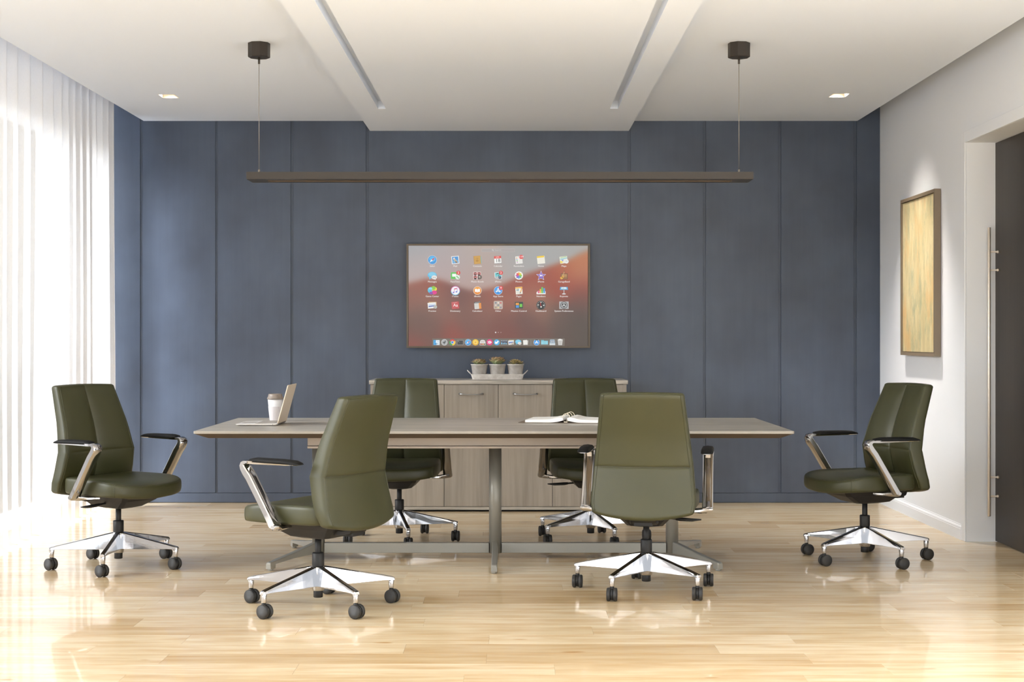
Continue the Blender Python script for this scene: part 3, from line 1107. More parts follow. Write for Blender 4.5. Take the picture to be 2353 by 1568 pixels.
kw = MB()
kw.add([(-0.012, -0.135, dz(-0.012) + 0.0003), (0.095, -0.135, dz(0.095) + 0.0003), (0.095, 0.135, dz(0.095) + 0.0003), (-0.012, 0.135, dz(-0.012) + 0.0003)], [(0, 1, 2, 3)])
kw.build('keyboard_well', 'laptop_well', baseo)
kb = MB()
for r in range(6):
    for c in range(14):
        if r == 0 and 4 <= c <= 8:
            if c == 4:
                x0, y0, y1 = -0.009 + r * 0.0172, -0.133 + c * 0.0192, -0.133 + 9 * 0.0192 - 0.003
            else:
                continue
        else:
            x0, y0 = -0.009 + r * 0.0172, -0.133 + c * 0.0192
            y1 = y0 + 0.0162
        x1 = x0 + 0.0142
        z = dz(x0) + 0.0004
        kb.box(x0, x1, y0, y1, z, z + 0.0012)
ko = kb.build('keyboard', 'laptop_key', baseo)
ko['kind'] = 'stuff'
tp = MB()
tp.add([(-0.1, -0.05, dz(-0.1) + 0.0003), (-0.022, -0.05, dz(-0.022) + 0.0003), (-0.022, 0.05, dz(-0.022) + 0.0003), (-0.1, 0.05, dz(-0.1) + 0.0003)], [(0, 1, 2, 3)])
tp.build('trackpad', 'laptop_key', baseo)
MB().lathe([(0.0, -0.1552), (0.0017, -0.1552), (0.0017, -0.150)], 12, (0.088, 0, 0.0085), 'Y').build('headphone_port', 'slot_black', baseo)
for sy in (-0.1, 0.1):
    for sx in (-0.09, 0.09):
        MB().lathe([(0.006, 0.0), (0.007, 0.003)], 12, (sx, sy, 0)).build('rubber_foot', 'black_rubber', baseo)
# lid leaning away from the user
tilt = math.atan2(0.056, 0.206)
lid = MB().loft([[(q[2], q[1], q[0] + 0.107) for q in rrect(0.107, 0.155, z, 0.010)] for z in (0.0, 0.0045)], False).build('lid', 'laptop_gold', lap, (0.112, 0, 0.013), (0, tilt, 0), bev=0.001)
MB().box(-0.0004, 0.0, -0.147, 0.147, 0.012, 0.206).build('screen', 'laptop_glass', lid)
MB().lathe([(0.0045, -0.12), (0.0045, 0.12)], 12, (0.1125, 0, 0.011), 'Y').build('hinge', 'laptop_well', lap)

# coffee cup
cup = thing('coffee_cup', 'white paper coffee cup with a ribbed sleeve and taupe lid, behind the laptop', 'cup', (-1.349, 8.30, TZ))
MB().lathe([(0.0, 0.0), (0.0285, 0.0), (0.030, 0.002), (0.0425, 0.124), (0.0, 0.124)], 40).build('cup_body', 'cup_white', cup)
sl = MB()
n = 96
rings = []
for zz in (0.006, 0.008, 0.080, 0.083):
    ring = []
    for k in range(n):
        a = 2 * pi * k / n
        e = 0.0 if zz in (0.006, 0.083) else 0.0004 * (1 if k % 4 < 2 else -1)
        r = 0.030 + 0.0125 * zz / 0.124 + 0.0011 + e
        ring.append((r * cos(a), r * sin(a), zz))
    rings.append(ring)
sl.loft(rings, True, False, False).build('sleeve', 'cup_sleeve', cup)
MB().lathe([(0.0425, 0.1235), (0.0455, 0.124), (0.046, 0.130), (0.0445, 0.134), (0.0425, 0.1355), (0.0385, 0.150), (0.037, 0.154), (0.033, 0.1545), (0.032, 0.151), (0.0, 0.151)], 40).build('lid', 'cup_lid', cup)

# open ring binder (turned slightly)
bn = thing('ring_binder', 'open ring binder with blank white pages lying on the table', 'binder', (0.317, 8.205, TZ), radians(-10))
c = MB()
c.box(-0.262, -0.022, -0.150, 0.158, 0.0, 0.0035)
c.box(0.022, 0.262, -0.150, 0.158, 0.0, 0.0035)
c.box(-0.022, 0.022, -0.150, 0.158, 0.0, 0.003)
c.build('cover', 'binder_cover', bn, bev=0.001, seg=1)
for s_ in (-1, 1):
    prof_t, prof_b = [], []
    for k in range(13):
        u = k / 12
        xx = 0.012 + 0.212 * u
        ht = 0.026 + 0.010 * exp(-((u - 0.10) / 0.16) ** 2) - 0.0055 * u
        lowb = 0.0038 + 0.012 * max(0, 1 - u / 0.38) ** 2
        prof_t.append((s_ * xx, ht - 0.003))
        prof_b.append((s_ * xx, lowb))
    loop = prof_t + prof_b[::-1]
    pg = MB().loft([[(x, yy, z) for x, z in loop] for yy in (-0.143, 0.151)], False)
    pg.build('page_stack', 'paper_white', bn)
MB().box(-0.010, 0.010, -0.125, 0.125, 0.0031, 0.0075).build('ring_plate', 'ring_metal', bn, bev=0.001)
for yy in (-0.095, 0.0, 0.095):
    pth = [(0.021 * cos(a), yy, 0.0285 + 0.0235 * sin(a)) for a in [2 * pi * k / 20 for k in range(20)]]
    MB().tube(pth, 0.0019, 6, closed=True).build('ring', 'ring_metal', bn)

# ------------------------------------------------------------------ pendant light
PYF, PYBK = 7.77, 7.96
px0, px1 = (566 - HX) / F * PYF, (1731.5 - HX) / F * PYF
pz0, pz1 = CAMZ + (HY - 411.5) / F * PYF, CAMZ + (HY - 395) / F * PYF
pxm, pym = (px0 + px1) / 2, (PYF + PYBK) / 2
pen = thing('pendant_light', 'long slim bronze linear pendant light hung over the table on two wires', 'pendant light', (pxm, pym, pz0))
hl, hd = (px1 - px0) / 2, (PYBK - PYF) / 2
zt = pz1 - pz0
hs = MB()
s_in, s_out, s_w = 0.055, hl - 0.10, 0.034
hs.box(-hl, hl, -hd, hd, 0.012, zt)
hs.box(-hl, hl, -hd, -s_w, 0, 0.012)
hs.box(-hl, hl, s_w, hd, 0, 0.012)
hs.box(-hl, -s_out, -s_w, s_w, 0, 0.012)
hs.box(s_out, hl, -s_w, s_w, 0, 0.012)
hs.box(-s_in, s_in, -s_w, s_w, 0, 0.012)
hs.build('housing', 'bronze', pen)
for s_ in (-1, 1):
    xa, xb = (s_in, s_out) if s_ > 0 else (-s_out, -s_in)
    so = MB().box(xa, xb, -s_w, s_w, 0.0025, 0.0118).build('light_slot', 'slot_black', pen)
    fr = MB()
    fr.box(xa, xb, -s_w, -s_w + 0.006, -0.0008, 0.0025)
    fr.box(xa, xb, s_w - 0.006, s_w, -0.0008, 0.0025)
    fr.box(xa, xa + 0.005, -s_w, s_w, -0.0008, 0.0025)
    fr.box(xb - 0.005, xb, -s_w, s_w, -0.0008, 0.0025)
    fr.build('slot_rim', 'brass_line', so)
for px in (595.3, 1698):
    d_ = 7.865
    X = (px - HX) / F * d_ - pxm
    Yc = d_ - pym
    zc = ZC - pz0
    cn = MB()
    r = 0.0595
    ring = lambda rr_v, z: [(X + rr_v * cos(radians(22.5 + 45 * k + (8 if px > 1177 else -8))), Yc + rr_v * sin(radians(22.5 + 45 * k + (8 if px > 1177 else -8))), z) for k in range(8)]
    cn.loft([ring(r - 0.003, zc - 0.078), ring(r, zc - 0.075), ring(r, zc - 0.0002)], False)
    co = cn.build('canopy', 'bronze', pen)
    MB().lathe([(0.006, zc - 0.112), (0.006, zc - 0.078)], 14, (X, Yc, 0)).build('ferrule', 'bronze_dark', co)
    MB().lathe([(0.0016, zt + 0.018), (0.0016, zc - 0.112)], 8, (X, Yc, 0)).build('wire', 'cable', pen)
    MB().lathe([(0.0055, zt), (0.0055, zt + 0.022), (0.002, zt + 0.024)], 14, (X, Yc, 0)).build('wire_grip', 'cable', pen)

# ------------------------------------------------------------------ framed painting
FY0, FY1, FZ0, FZ1, FT = 9.173, 9.975, 1.095, 2.152, 0.044
art = thing('framed_painting', 'tall abstract gold and ochre painting in a brown frame on the white wall', 'painting', (XR, (FY0 + FY1) / 2, FZ0))
fy, fh, fw = (FY1 - FY0) / 2, FZ1 - FZ0, 0.022
fr = MB()
fr.box(-FT, -0.004, -fy, fy, 0, fw)
fr.box(-FT, -0.004, -fy, fy, fh - fw, fh)
fr.box(-FT, -0.004, -fy, -fy + fw, fw, fh - fw)
fr.box(-FT, -0.004, fy - fw, fy, fw, fh - fw)
fr.build('frame', 'frame_brown', art)
MB().box(-FT + 0.010, -0.006, -fy + fw + 0.003, fy - fw - 0.003, fw + 0.003, fh - fw - 0.003).build('canvas', 'canvas', art)
MB().box(-0.006, -0.0005, -fy + fw * 0.5, fy - fw * 0.5, fw * 0.5, fh - fw * 0.5).build('backing', 'frame_brown', art)

# ------------------------------------------------------------------ television
TVY = 10.615                    # front of the bezel
K = TVY / F
tx0, tx1 = (934 - HX) * K, (1356 - HX) * K
tz1, tz0 = CAMZ + (HY - 560.5) * K, CAMZ + (HY - 800) * K
tv = thing('television', 'large flat wall-mounted television showing a grid of app icons', 'television', ((tx0 + tx1) / 2, TVY, tz0))
hw, hh = (tx1 - tx0) / 2, tz1 - tz0
bz = MB()
bw = 0.0135
bz.box(-hw, hw, 0, 0.05, 0, bw)
bz.box(-hw, hw, 0, 0.05, hh - bw, hh)
bz.box(-hw, -hw + bw, 0, 0.05, bw, hh - bw)
bz.box(hw - bw, hw, 0, 0.05, bw, hh - bw)
bz.build('bezel', 'tv_frame', tv)
MB().box(-hw + 0.004, hw - 0.004, 0.012, 0.052, 0.004, hh - 0.004).build('case', 'tv_back', tv)
MB().box(-0.25, 0.25, 0.052, 0.085, 0.15, hh - 0.15).build('wall_mount', 'tv_back', tv)
MB().box(-0.035, 0.035, 0.006, 0.03, -0.012, 0.0).build('sensor', 'tv_back', tv, bev=0.002)

ZX, ZY = 930.0, 550.0           # survey frame of the display, 5.348 units per photograph pixel
ZK = 5.348
tcx, tcz = (tx0 + tx1) / 2, tz0


def sx(zx):
    return (ZX + zx / ZK - HX) * K - tcx


def sz(zy):
    return CAMZ + (HY - (ZY + zy / ZK)) * K - tcz


LAY = 0.00025


def sy(layer):
    return 0.0095 - LAY * layer


# backdrop picture: blurred desert
RIDGE = [(0, 550), (250, 492), (400, 490), (500, 520), (600, 560), (700, 600), (800, 625), (950, 620), (1100, 590), (1250, 530), (1400, 465), (1550, 410), (1700, 362), (1850, 310), (2000, 258), (2130, 190), (2300, 120)]
SKY = [(100, 120, (160, 164, 168)), (800, 110, (170, 165, 165)), (870, 85, (190, 165, 150)), (1500, 110, (164, 165, 163)), (2200, 90, (166, 164, 160)), (100, 380, (176, 164, 164)), (600, 420, (182, 160, 158)), (1000, 480, (182, 158, 150)), (1300, 300, (170, 164, 162)), (1800, 200, (166, 166, 165)), (150, 470, (190, 168, 162)), (750, 560, (178, 150, 142)), (600, 250, (172, 164, 166))]
HILL = [(100, 580, (150, 86, 72)), (320, 540, (150, 76, 62)), (550, 640, (122, 72, 66)), (750, 720, (104, 72, 68)), (900, 700, (140, 76, 62)), (1150, 660, (152, 78, 62)), (1400, 560, (152, 70, 56)), (1700, 440, (156, 72, 54)), (1950, 360, (172, 88, 58)), (2150, 300, (186, 116, 76)), (2200, 420, (178, 112, 80)), (2200, 600, (150, 62, 46)), (1900, 600, (152, 64, 46)), (2200, 750, (96, 64, 56)), (1550, 700, (158, 98, 78)), (1250, 760, (150, 96, 78)), (950, 820, (140, 92, 78)), (1700, 850, (140, 96, 78)), (100, 720, (132, 90, 78)), (350, 720, (146, 98, 80)), (500, 880, (132, 88, 76)), (250, 950, (110, 80, 72)), (800, 1000, (112, 80, 70)), (850, 900, (130, 84, 72)), (1200, 950, (116, 70, 60)), (1500, 980, (100, 66, 60)), (1900, 950, (88, 66, 58)), (2200, 1000, (76, 60, 52)), (100, 1100, (104, 76, 66)), (600, 1180, (142, 66, 54)), (350, 1150, (110, 74, 64)), (900, 1080, (120, 70, 60)), (1250, 1150, (118, 62, 52)), (1600, 1200, (104, 64, 54)), (2000, 1250, (84, 64, 54)), (80, 1280, (136, 68, 58)), (2200, 1250, (74, 62, 52))]


def blend(samples, x, y_, sig):
    tw, r, g, b_ = 1e-9, 0, 0, 0
    for px, py, c in samples:
        w = exp(-((x - px) ** 2 + (y_ - py) ** 2) / (2 * sig * sig))
        tw += w
        r += w * c[0]
        g += w * c[1]
        b_ += w * c[2]
    return r / tw, g / tw, b_ / tw


GX, GY = 88, 50
vx0, vx1, vy0, vy1 = 46, 2252, 76, 1316
vv, vc = [], []
for j in range(GY + 1):
    for i in range(GX + 1):
        x, yq = vx0 + (vx1 - vx0) * i / GX, vy0 + (vy1 - vy0) * j / GY
        vv.append((sx(x), sy(0), sz(yq)))
        a, b2 = blend(SKY, x, yq, 170), blend(HILL, x, yq, 115)
        rd = interp(RIDGE, x)
        t = 1 / (1 + exp(-(yq - rd) / 18.0))
        vc.append(lin(*[a[k] * (1 - t) + b2[k] * t for k in range(3)]))
me = bpy.data.meshes.new('screen')
me.from_pydata(vv, [], [(j * (GX + 1) + i, j * (GX + 1) + i + 1, (j + 1) * (GX + 1) + i + 1, (j + 1) * (GX + 1) + i) for j in range(GY) for i in range(GX)])
ca = me.color_attributes.new('Col', 'FLOAT_COLOR', 'POINT')
for i, c in enumerate(vc):
    ca.data[i].color = c
me.materials.append(M['display_light'])
screen = place('screen', me, tv)


def text_geo(s_, bold=False):
    cu = bpy.data.curves.new('lettering', 'FONT')
    cu.body = s_
    cu.size = 1.0
    cu.align_x = 'CENTER'
    cu.align_y = 'CENTER'
    cu.resolution_u = 2
    ob = bpy.data.objects.new('lettering', cu)
    COL.objects.link(ob)
    dg = bpy.context.evaluated_depsgraph_get()
    me_ = bpy.data.meshes.new_from_object(ob.evaluated_get(dg))
    v = [tuple(p.co) for p in me_.vertices]
    f = [tuple(p.vertices) for p in me_.polygons]
    bpy.data.objects.remove(ob)
    bpy.data.curves.remove(cu)
    bpy.data.meshes.remove(me_)
    return v, f


class Icon:
    def __init__(s):
        s.mb = MB()
        s.l = 1

    def poly(s, pts, col):
        s.mb.add([(sx(x), sy(s.l), sz(y_)) for x, y_ in pts], [tuple(range(len(pts)))], False, lin(*col))
        s.l += 1
        return s

    def disc(s, cx, cy, rx, col, ry=None, a0=0, a1=360, n=28):
        ry = rx if ry is None else ry
        pts = [(cx + rx * cos(radians(a0 + (a1 - a0) * k / n)), cy - ry * sin(radians(a0 + (a1 - a0) * k / n))) for k in range(n if a1 - a0 == 360 else n + 1)]
        if a1 - a0 != 360:
            pts = [(cx, cy)] + pts
        return s.poly(pts, col)

    def rect(s, x0, y0, x1, y1, col, rot=0, rad=0):
        cx, cy = (x0 + x1) / 2, (y0 + y1) / 2
        hx_, hy_ = (x1 - x0) / 2, (y1 - y0) / 2
        pts = []
        if rad:
            for qx, qy, a0 in ((1, 1, 0), (-1, 1, 90), (-1, -1, 180), (1, -1, 270)):
                for k in range(5):
                    a = radians(a0 + 90 * k / 4)
                    pts.append((qx * (hx_ - rad) + rad * cos(a), qy * (hy_ - rad) + rad * sin(a)))
        else:
            pts = [(-hx_, -hy_), (hx_, -hy_), (hx_, hy_), (-hx_, hy_)]
        r = radians(rot)
        return s.poly([(cx + x * cos(r) - y_ * sin(r), cy + x * sin(r) + y_ * cos(r)) for x, y_ in pts], col)

    def line(s, x0, y0, x1, y1, w, col):
        dx, dy_ = x1 - x0, y1 - y0
        ln = sqrt(dx * dx + dy_ * dy_)
        nx, ny_ = -dy_ / ln * w / 2, dx / ln * w / 2
        return s.poly([(x0 + nx, y0 + ny_), (x1 + nx, y1 + ny_), (x1 - nx, y1 - ny_), (x0 - nx, y0 - ny_)], col)

    def text(s, cx, cy, size, st, col, bold=False, rot=0):
        v, f = text_geo(st, bold)
        r = radians(rot)
        for d in ((-0.016, 0.016) if bold else (0,)):
            s.mb.add([(sx(cx + ((x + d) * cos(r) + y_ * sin(r)) * size), sy(s.l), sz(cy + ((x + d) * sin(r) - y_ * cos(r)) * size)) for x, y_, _ in v], f, False, lin(*col))
            s.l += 1
        return s

    def done(s, name='app_icon'):
        return s.mb.build(name, 'display_light', screen, recalc=False)


WH, OFFW = (245, 245, 245), (232, 230, 226)
RED = (224, 66, 66)


def compass(cx, cy, r):
    i = Icon().disc(cx, cy, r, (205, 210, 216)).disc(cx, cy, r * 0.91, (58, 150, 218)).disc(cx, cy - r * 0.2, r * 0.68, (92, 186, 238), r * 0.6)
    i.poly([(cx + r * .62, cy - r * .55), (cx + r * .12, cy + r * .14), (cx - r * .14, cy - r * .12)], (226, 70, 66))
    i.poly([(cx - r * .62, cy + r * .55), (cx + r * .12, cy + r * .14), (cx - r * .14, cy - r * .12)], (244, 244, 244))
    return i


def badge(i, cx, cy, t, r=25, rx=None):
    i.disc(cx, cy, rx or r, RED, r)
    i.text(cx, cy, 38, t, WH, True)
    return i


def speech(cx, cy, k):
    i = Icon().disc(cx - 4 * k, cy - 8 * k, 56 * k, (96, 186, 224), 40 * k).poly([(cx - 40 * k, cy + 12 * k), (cx - 40 * k, cy + 48 * k), (cx - 8 * k, cy + 26 * k)], (96, 186, 224))
    i.disc(cx - 4 * k, cy - 18 * k, 46 * k, (128, 204, 234), 26 * k)
    i.disc(cx + 22 * k, cy + 20 * k, 34 * k, OFFW, 24 * k).poly([(cx + 30 * k, cy + 34 * k), (cx + 44 * k, cy + 54 * k), (cx + 14 * k, cy + 42 * k)], OFFW)
    for d in (-14, 0, 14):
        i.disc(cx + (22 + d) * k, cy + 22 * k, 4.4 * k, (90, 130, 140))
    return i


def appstore(cx, cy, r):
    i = Icon().disc(cx, cy, r, (214, 226, 236)).disc(cx, cy, r * .92, (44, 146, 226)).disc(cx, cy - r * .2, r * .7, (66, 166, 238), r * .58)
    i.line(cx - r * .45, cy + r * .42, cx + r * .12, cy - r * .58, r * .17, WH).line(cx + r * .45, cy + r * .42, cx - r * .12, cy - r * .58, r * .17, WH).line(cx - r * .62, cy + r * .16, cx + r * .62, cy + r * .16, r * .15, WH)
    return i


CX_ = (338, 620, 893, 1148, 1403, 1675, 1957)
# row 1
compass(338, 254, 57).done()
i = Icon().rect(574, 206, 668, 302, (238, 238, 238), -6).rect(583, 214, 659, 294, (70, 150, 214), -6).rect(590, 258, 655, 290, (120, 180, 220), -6)
i.poly([(592, 240), (606, 222), (626, 246), (652, 284), (640, 292), (612, 270)], (196, 176, 150)).poly([(592, 240), (606, 222), (616, 234), (604, 250)], (236, 230, 222)).poly([(618, 268), (650, 282), (628, 290)], (104, 78, 52)).done()
i = Icon().rect(926, 210, 940, 296, (90, 190, 200), -5).rect(848, 204, 934, 304, (190, 142, 60), -5).rect(856, 206, 932, 300, (206, 158, 74), -5).disc(890, 250, 26, (188, 140, 58)).disc(890, 250, 22, (206, 158, 74)).disc(890, 242, 8, (176, 126, 48)).disc(890, 264, 15, (176, 126, 48), 9).done()
i = Icon().rect(1102, 208, 1190, 300, (150, 148, 146), -4).rect(1100, 206, 1186, 294, (244, 243, 240), -4).rect(1098, 206, 1184, 236, (226, 76, 70), -4).text(1140, 220, 24, 'JUN', (250, 220, 214), True, -4).text(1146, 263, 62, '18', (70, 68, 66), False, -4).done()
i = Icon().rect(1362, 208, 1446, 300, (238, 236, 230), -5)
for q, c in enumerate(((232, 150, 60), (80, 150, 220), (110, 180, 80), (190, 110, 190))):
    i.disc(1376 + q * 2.5, 230 + q * 17.5, 6.5, c)
    i.line(1390 + q * 2.5, 229 + q * 17.5, 1436 + q * 2, 225 + q * 17.5, 2.2, (205, 203, 198))
badge(i, 1432, 217, '119', 25, 29).done()
i = Icon().rect(1628, 206, 1722, 300, (240, 236, 222), -6).rect(1624, 205, 1714, 226, (244, 206, 62), -6)
for q in range(4):
    i.line(1636 + q * 1.6, 246 + q * 14, 1716 + q * 1.4, 238 + q * 14, 1.6, (218, 212, 196))
i.done()
i = Icon().rect(1906, 210, 2000, 296, (236, 232, 216), -7).poly([(1908, 240), (1996, 222), (1998, 236), (1910, 254)], (150, 206, 212)).poly([(1910, 262), (1950, 276), (1928, 296), (1912, 296)], (240, 216, 96)).poly([(1925, 255), (1955, 248), (1942, 272)], (120, 130, 214)).line(1912, 226, 1990, 212, 8, (160, 206, 140)).disc(1988, 272, 27, (226, 228, 226)).disc(1988, 272, 22, (240, 240, 238)).text(1988, 271, 26, '3D', (150, 156, 160)).done()
# row 2
speech(340, 448, 1.0).done()
i = Icon().rect(566, 406, 664, 488, (96, 198, 92), 0, 10).rect(582, 424, 632, 460, (246, 250, 246), 0, 5).poly([(634, 440), (652, 428), (652, 456)], (246, 250, 246)).disc(650, 466, 28, (228, 238, 228)).line(640, 456, 662, 478, 9, (90, 186, 88)).disc(640, 457, 6, (90, 186, 88)).disc(661, 477, 6, (90, 186, 88))
badge(i, 658, 412, '2').done()
i = Icon()
for qx in (0, 1):
    for qy in (0, 1):
        x0, y0 = 846 + qx * 46, 406 + qy * 44
        i.rect(x0 - 3, y0 - 4, x0 + 43, y0 + 40, (236, 232, 230), -3).rect(x0 + 2, y0, x0 + 39, y0 + 35, (186, 32, 40), -3).disc(x0 + 20, y0 + 14, 11, (48, 28, 30)).disc(x0 + 20, y0 + 18, 7, (216, 176, 158)).disc(x0 + 20, y0 + 34, 15, (40, 36, 44), 9)
i.disc(922, 466, 26, (74, 66, 62)).disc(922, 466, 20, (120, 108, 98)).disc(918, 462, 9, (190, 180, 168)).done()
i = Icon().rect(1104, 406, 1192, 470, (238, 240, 240), -4).rect(1110, 411, 1187, 464, (110, 200, 206), -4).line(1150, 462, 1166, 412, 6, (54, 60, 44)).poly([(1166, 414), (1132, 418), (1120, 432), (1150, 424)], (40, 58, 40)).poly([(1166, 414), (1190, 424), (1192, 440), (1172, 424)], (40, 58, 40)).rect(1114, 458, 1196, 490, (186, 188, 190), 0, 5).disc(1168, 470, 17, (60, 64, 70)).disc(1168, 470, 11, (30, 90, 130)).disc(1166, 467, 4, (150, 200, 230))
badge(i, 1182, 412, '2').done()
i = Icon().disc(1403, 446, 51, (244, 243, 241))
for q, c in enumerate(((242, 168, 50), (240, 210, 60), (160, 206, 70), (90, 184, 130), (90, 160, 220), (120, 110, 200), (190, 90, 180), (230, 80, 80))):
    a = radians(90 - 45 * q)
    px, py = 1403 + 21 * cos(a), 446 - 21 * sin(a)
    d1, d2 = (cos(a), -sin(a)), (sin(a), cos(a))
    i.poly([(px + 20 * cos(t) * d1[0] + 12 * sin(t) * d2[0], py + 20 * cos(t) * d1[1] + 12 * sin(t) * d2[1]) for t in [2 * pi * k / 16 for k in range(16)]], c)
i.done()


def star(cx, cy, R, r, col, i):
    return i.poly([(cx + (R if k % 2 == 0 else r) * cos(radians(90 + 36 * k)), cy - (R if k % 2 == 0 else r) * sin(radians(90 + 36 * k))) for k in range(10)], col)


i = Icon()
star(1676, 450, 64, 28, (236, 226, 244), i)
star(1676, 450, 55, 24, (112, 78, 178), i)
star(1676, 447, 38, 17, (142, 104, 204), i)
i.rect(1660, 436, 1684, 456, (240, 236, 246), 0, 3).poly([(1684, 446), (1696, 438), (1696, 456)], (240, 236, 246)).done()
i = Icon().rect(1920, 420, 2002, 492, (72, 50, 34), 0, 4).rect(1924, 424, 1998, 488, (150, 104, 60)).rect(1930, 430, 1992, 462, (180, 134, 84)).line(1938, 470, 1962, 396, 7, (206, 170, 120)).disc(1962, 394, 6, (120, 90, 60)).disc(1928, 476, 18, (230, 176, 62), 15).disc(1944, 460, 14, (222, 166, 56), 12).disc(1936, 468, 6, (80, 50, 30)).done()
# row 3
Icon().disc(324, 626, 43, (84, 190, 224), 40).disc(362, 612, 33, (236, 216, 60), 28).disc(352, 600, 26, (140, 200, 60), 24).disc(362, 654, 32, (226, 50, 140), 25).disc(324, 662, 22, (140, 70, 170), 17).disc(316, 606, 24, (150, 220, 240), 12).done()
Icon().disc(622, 632, 57, (214, 110, 190)).disc(622, 634, 56, (90, 190, 226), 55, 180, 360).disc(622, 632, 50, (246, 244, 246)).line(608, 612, 644, 604, 12, (226, 80, 120)).line(608, 610, 608, 652, 5, (200, 90, 170)).line(644, 602, 644, 644, 5, (150, 110, 200)).disc(599, 654, 11, (130, 120, 214), 9).disc(635, 646, 11, (110, 130, 220), 9).done()
Icon().disc(893, 631, 52, (236, 220, 200)).disc(893, 631, 47, (236, 140, 36)).disc(893, 618, 36, (244, 164, 52), 30).poly([(862, 612), (876, 608), (892, 616), (892, 654), (876, 646), (862, 650)], (250, 248, 244)).poly([(924, 612), (910, 608), (894, 616), (894, 654), (910, 646), (924, 650)], (250, 248, 244)).done()
i = appstore(1148, 631, 52)
badge(i, 1182, 599, '9').done()
i = Icon().rect(1362, 586, 1446, 676, (240, 236, 224), -5).rect(1358, 588, 1440, 604, (240, 176, 60), -5).rect(1372, 610, 1402, 634, (90, 160, 200), -5).disc(1386, 620, 8, (236, 200, 90))
for q in range(3):
    i.line(1372 + q * 2, 648 + q * 9, 1424 + q, 643 + q * 9, 2.5, (190, 188, 182))
i.line(1443, 584, 1424, 650, 11, (240, 170, 60)).poly([(1419, 648), (1430, 651), (1414, 672)], (60, 54, 50)).done()
Icon().poly([(1620, 652), (1634, 640), (1732, 640), (1732, 674), (1620, 674)], (238, 238, 236)).rect(1636, 632, 1656, 664, (224, 92, 130)).rect(1659, 612, 1677, 664, (240, 178, 60)).rect(1680, 588, 1700, 664, (110, 196, 90)).rect(1704, 602, 1724, 664, (76, 158, 220)).rect(1620, 664, 1732, 676, (246, 246, 244)).done()
Icon().line(1957, 620, 1957, 672, 7, (206, 214, 218)).disc(1957, 672, 24, (214, 220, 222), 7).poly([(1912, 586), (2002, 586), (2008, 622), (1906, 622)], (74, 168, 218)).poly([(1928, 590), (1986, 590), (1990, 612), (1924, 612)], (232, 240, 244)).disc(1946, 602, 7, (140, 190, 150)).line(1958, 602, 1980, 602, 4, (160, 170, 190)).done()
# row 4
Icon().rect(294, 770, 390, 820, (214, 178, 120), 0).rect(282, 778, 384, 850, (232, 230, 226), -5).rect(288, 784, 380, 844, (240, 240, 240), -5).poly([(292, 822), (378, 812), (380, 822), (294, 834)], (50, 80, 170)).poly([(292, 800), (376, 792), (376, 812), (292, 822)], (206, 218, 232)).disc(376, 832, 23, (150, 150, 150)).disc(376, 832, 18, (196, 196, 190)).rect(366, 826, 386, 838, (170, 170, 166)).done()
Icon().rect(580, 770, 672, 858, (150, 54, 56), -6).rect(576, 768, 664, 854, (196, 80, 82), -6).line(590, 782, 640, 777, 4, (230, 170, 168)).text(624, 812, 52, 'Aa', (250, 236, 234), True).done()
Icon().rect(854, 768, 936, 858, (70, 70, 70), -5).rect(852, 784, 916, 858, (212, 210, 206), -5).rect(912, 780, 938, 852, (232, 142, 48), -5).line(862, 778, 924, 771, 5, (150, 156, 158))
i = Icon().rect(854, 768, 936, 858, (84, 82, 80), -5).rect(856, 786, 914, 858, (214, 212, 208), -5).rect(912, 782, 940, 854, (234, 144, 50), -5).line(862, 779, 926, 772, 5, (160, 166, 168))
for q in range(1, 4):
    i.line(857 + q * 1.6, 786 + q * 18, 940, 778 + q * 18, 1.6, (170, 150, 130))
i.done()
i = Icon().rect(1094, 758, 1204, 860, (206, 192, 182), 0, 14).rect(1097, 761, 1201, 857, (188, 170, 158), 0, 12)
for q, c in enumerate(((110, 130, 150), (236, 232, 226), (210, 90, 90), (216, 206, 200), (110, 140, 140), (206, 196, 188), (170, 150, 110), (228, 210, 150), (130, 130, 150))):
    i.disc(1118 + (q % 3) * 31, 782 + (q // 3) * 29, 9.5, c)
i.done()
Icon().rect(1352, 768, 1456, 854, (92, 88, 84), 0, 5).rect(1358, 774, 1450, 848, (34, 36, 40)).rect(1364, 782, 1404, 810, (232, 156, 60)).rect(1366, 814, 1404, 842, (80, 150, 220)).rect(1412, 794, 1444, 834, (110, 200, 70)).line(1366, 794, 1402, 794, 2, (200, 120, 40)).done()
i = Icon().disc(1675, 810, 57, (70, 68, 66)).disc(1675, 810, 51, (26, 26, 27))
for a in range(-30, 211, 24):
    i.line(1675 + 40 * cos(radians(a)), 810 - 40 * sin(radians(a)), 1675 + 48 * cos(radians(a)), 810 - 48 * sin(radians(a)), 4, (236, 234, 230))
i.disc(1642, 808, 9, (220, 220, 216), 6).disc(1708, 812, 10, (230, 230, 228), 6).disc(1675, 776, 7, (220, 220, 216)).line(1666, 780, 1676, 830, 6, (214, 50, 46)).disc(1676, 832, 9, (236, 236, 232)).done()
i = Icon().rect(1900, 766, 2014, 856, (206, 206, 206), 0, 3).rect(1903, 769, 2011, 853, (166, 168, 170)).disc(1957, 811, 44, (62, 62, 64)).disc(1957, 811, 36, (190, 190, 190)).disc(1957, 811, 29, (70, 70, 72))
for a in (90, 210, 330):
    i.line(1957, 811, 1957 + 34 * cos(radians(a)), 811 - 34 * sin(radians(a)), 9, (190, 190, 190))
i.disc(1957, 811, 10, (200, 200, 200)).done()

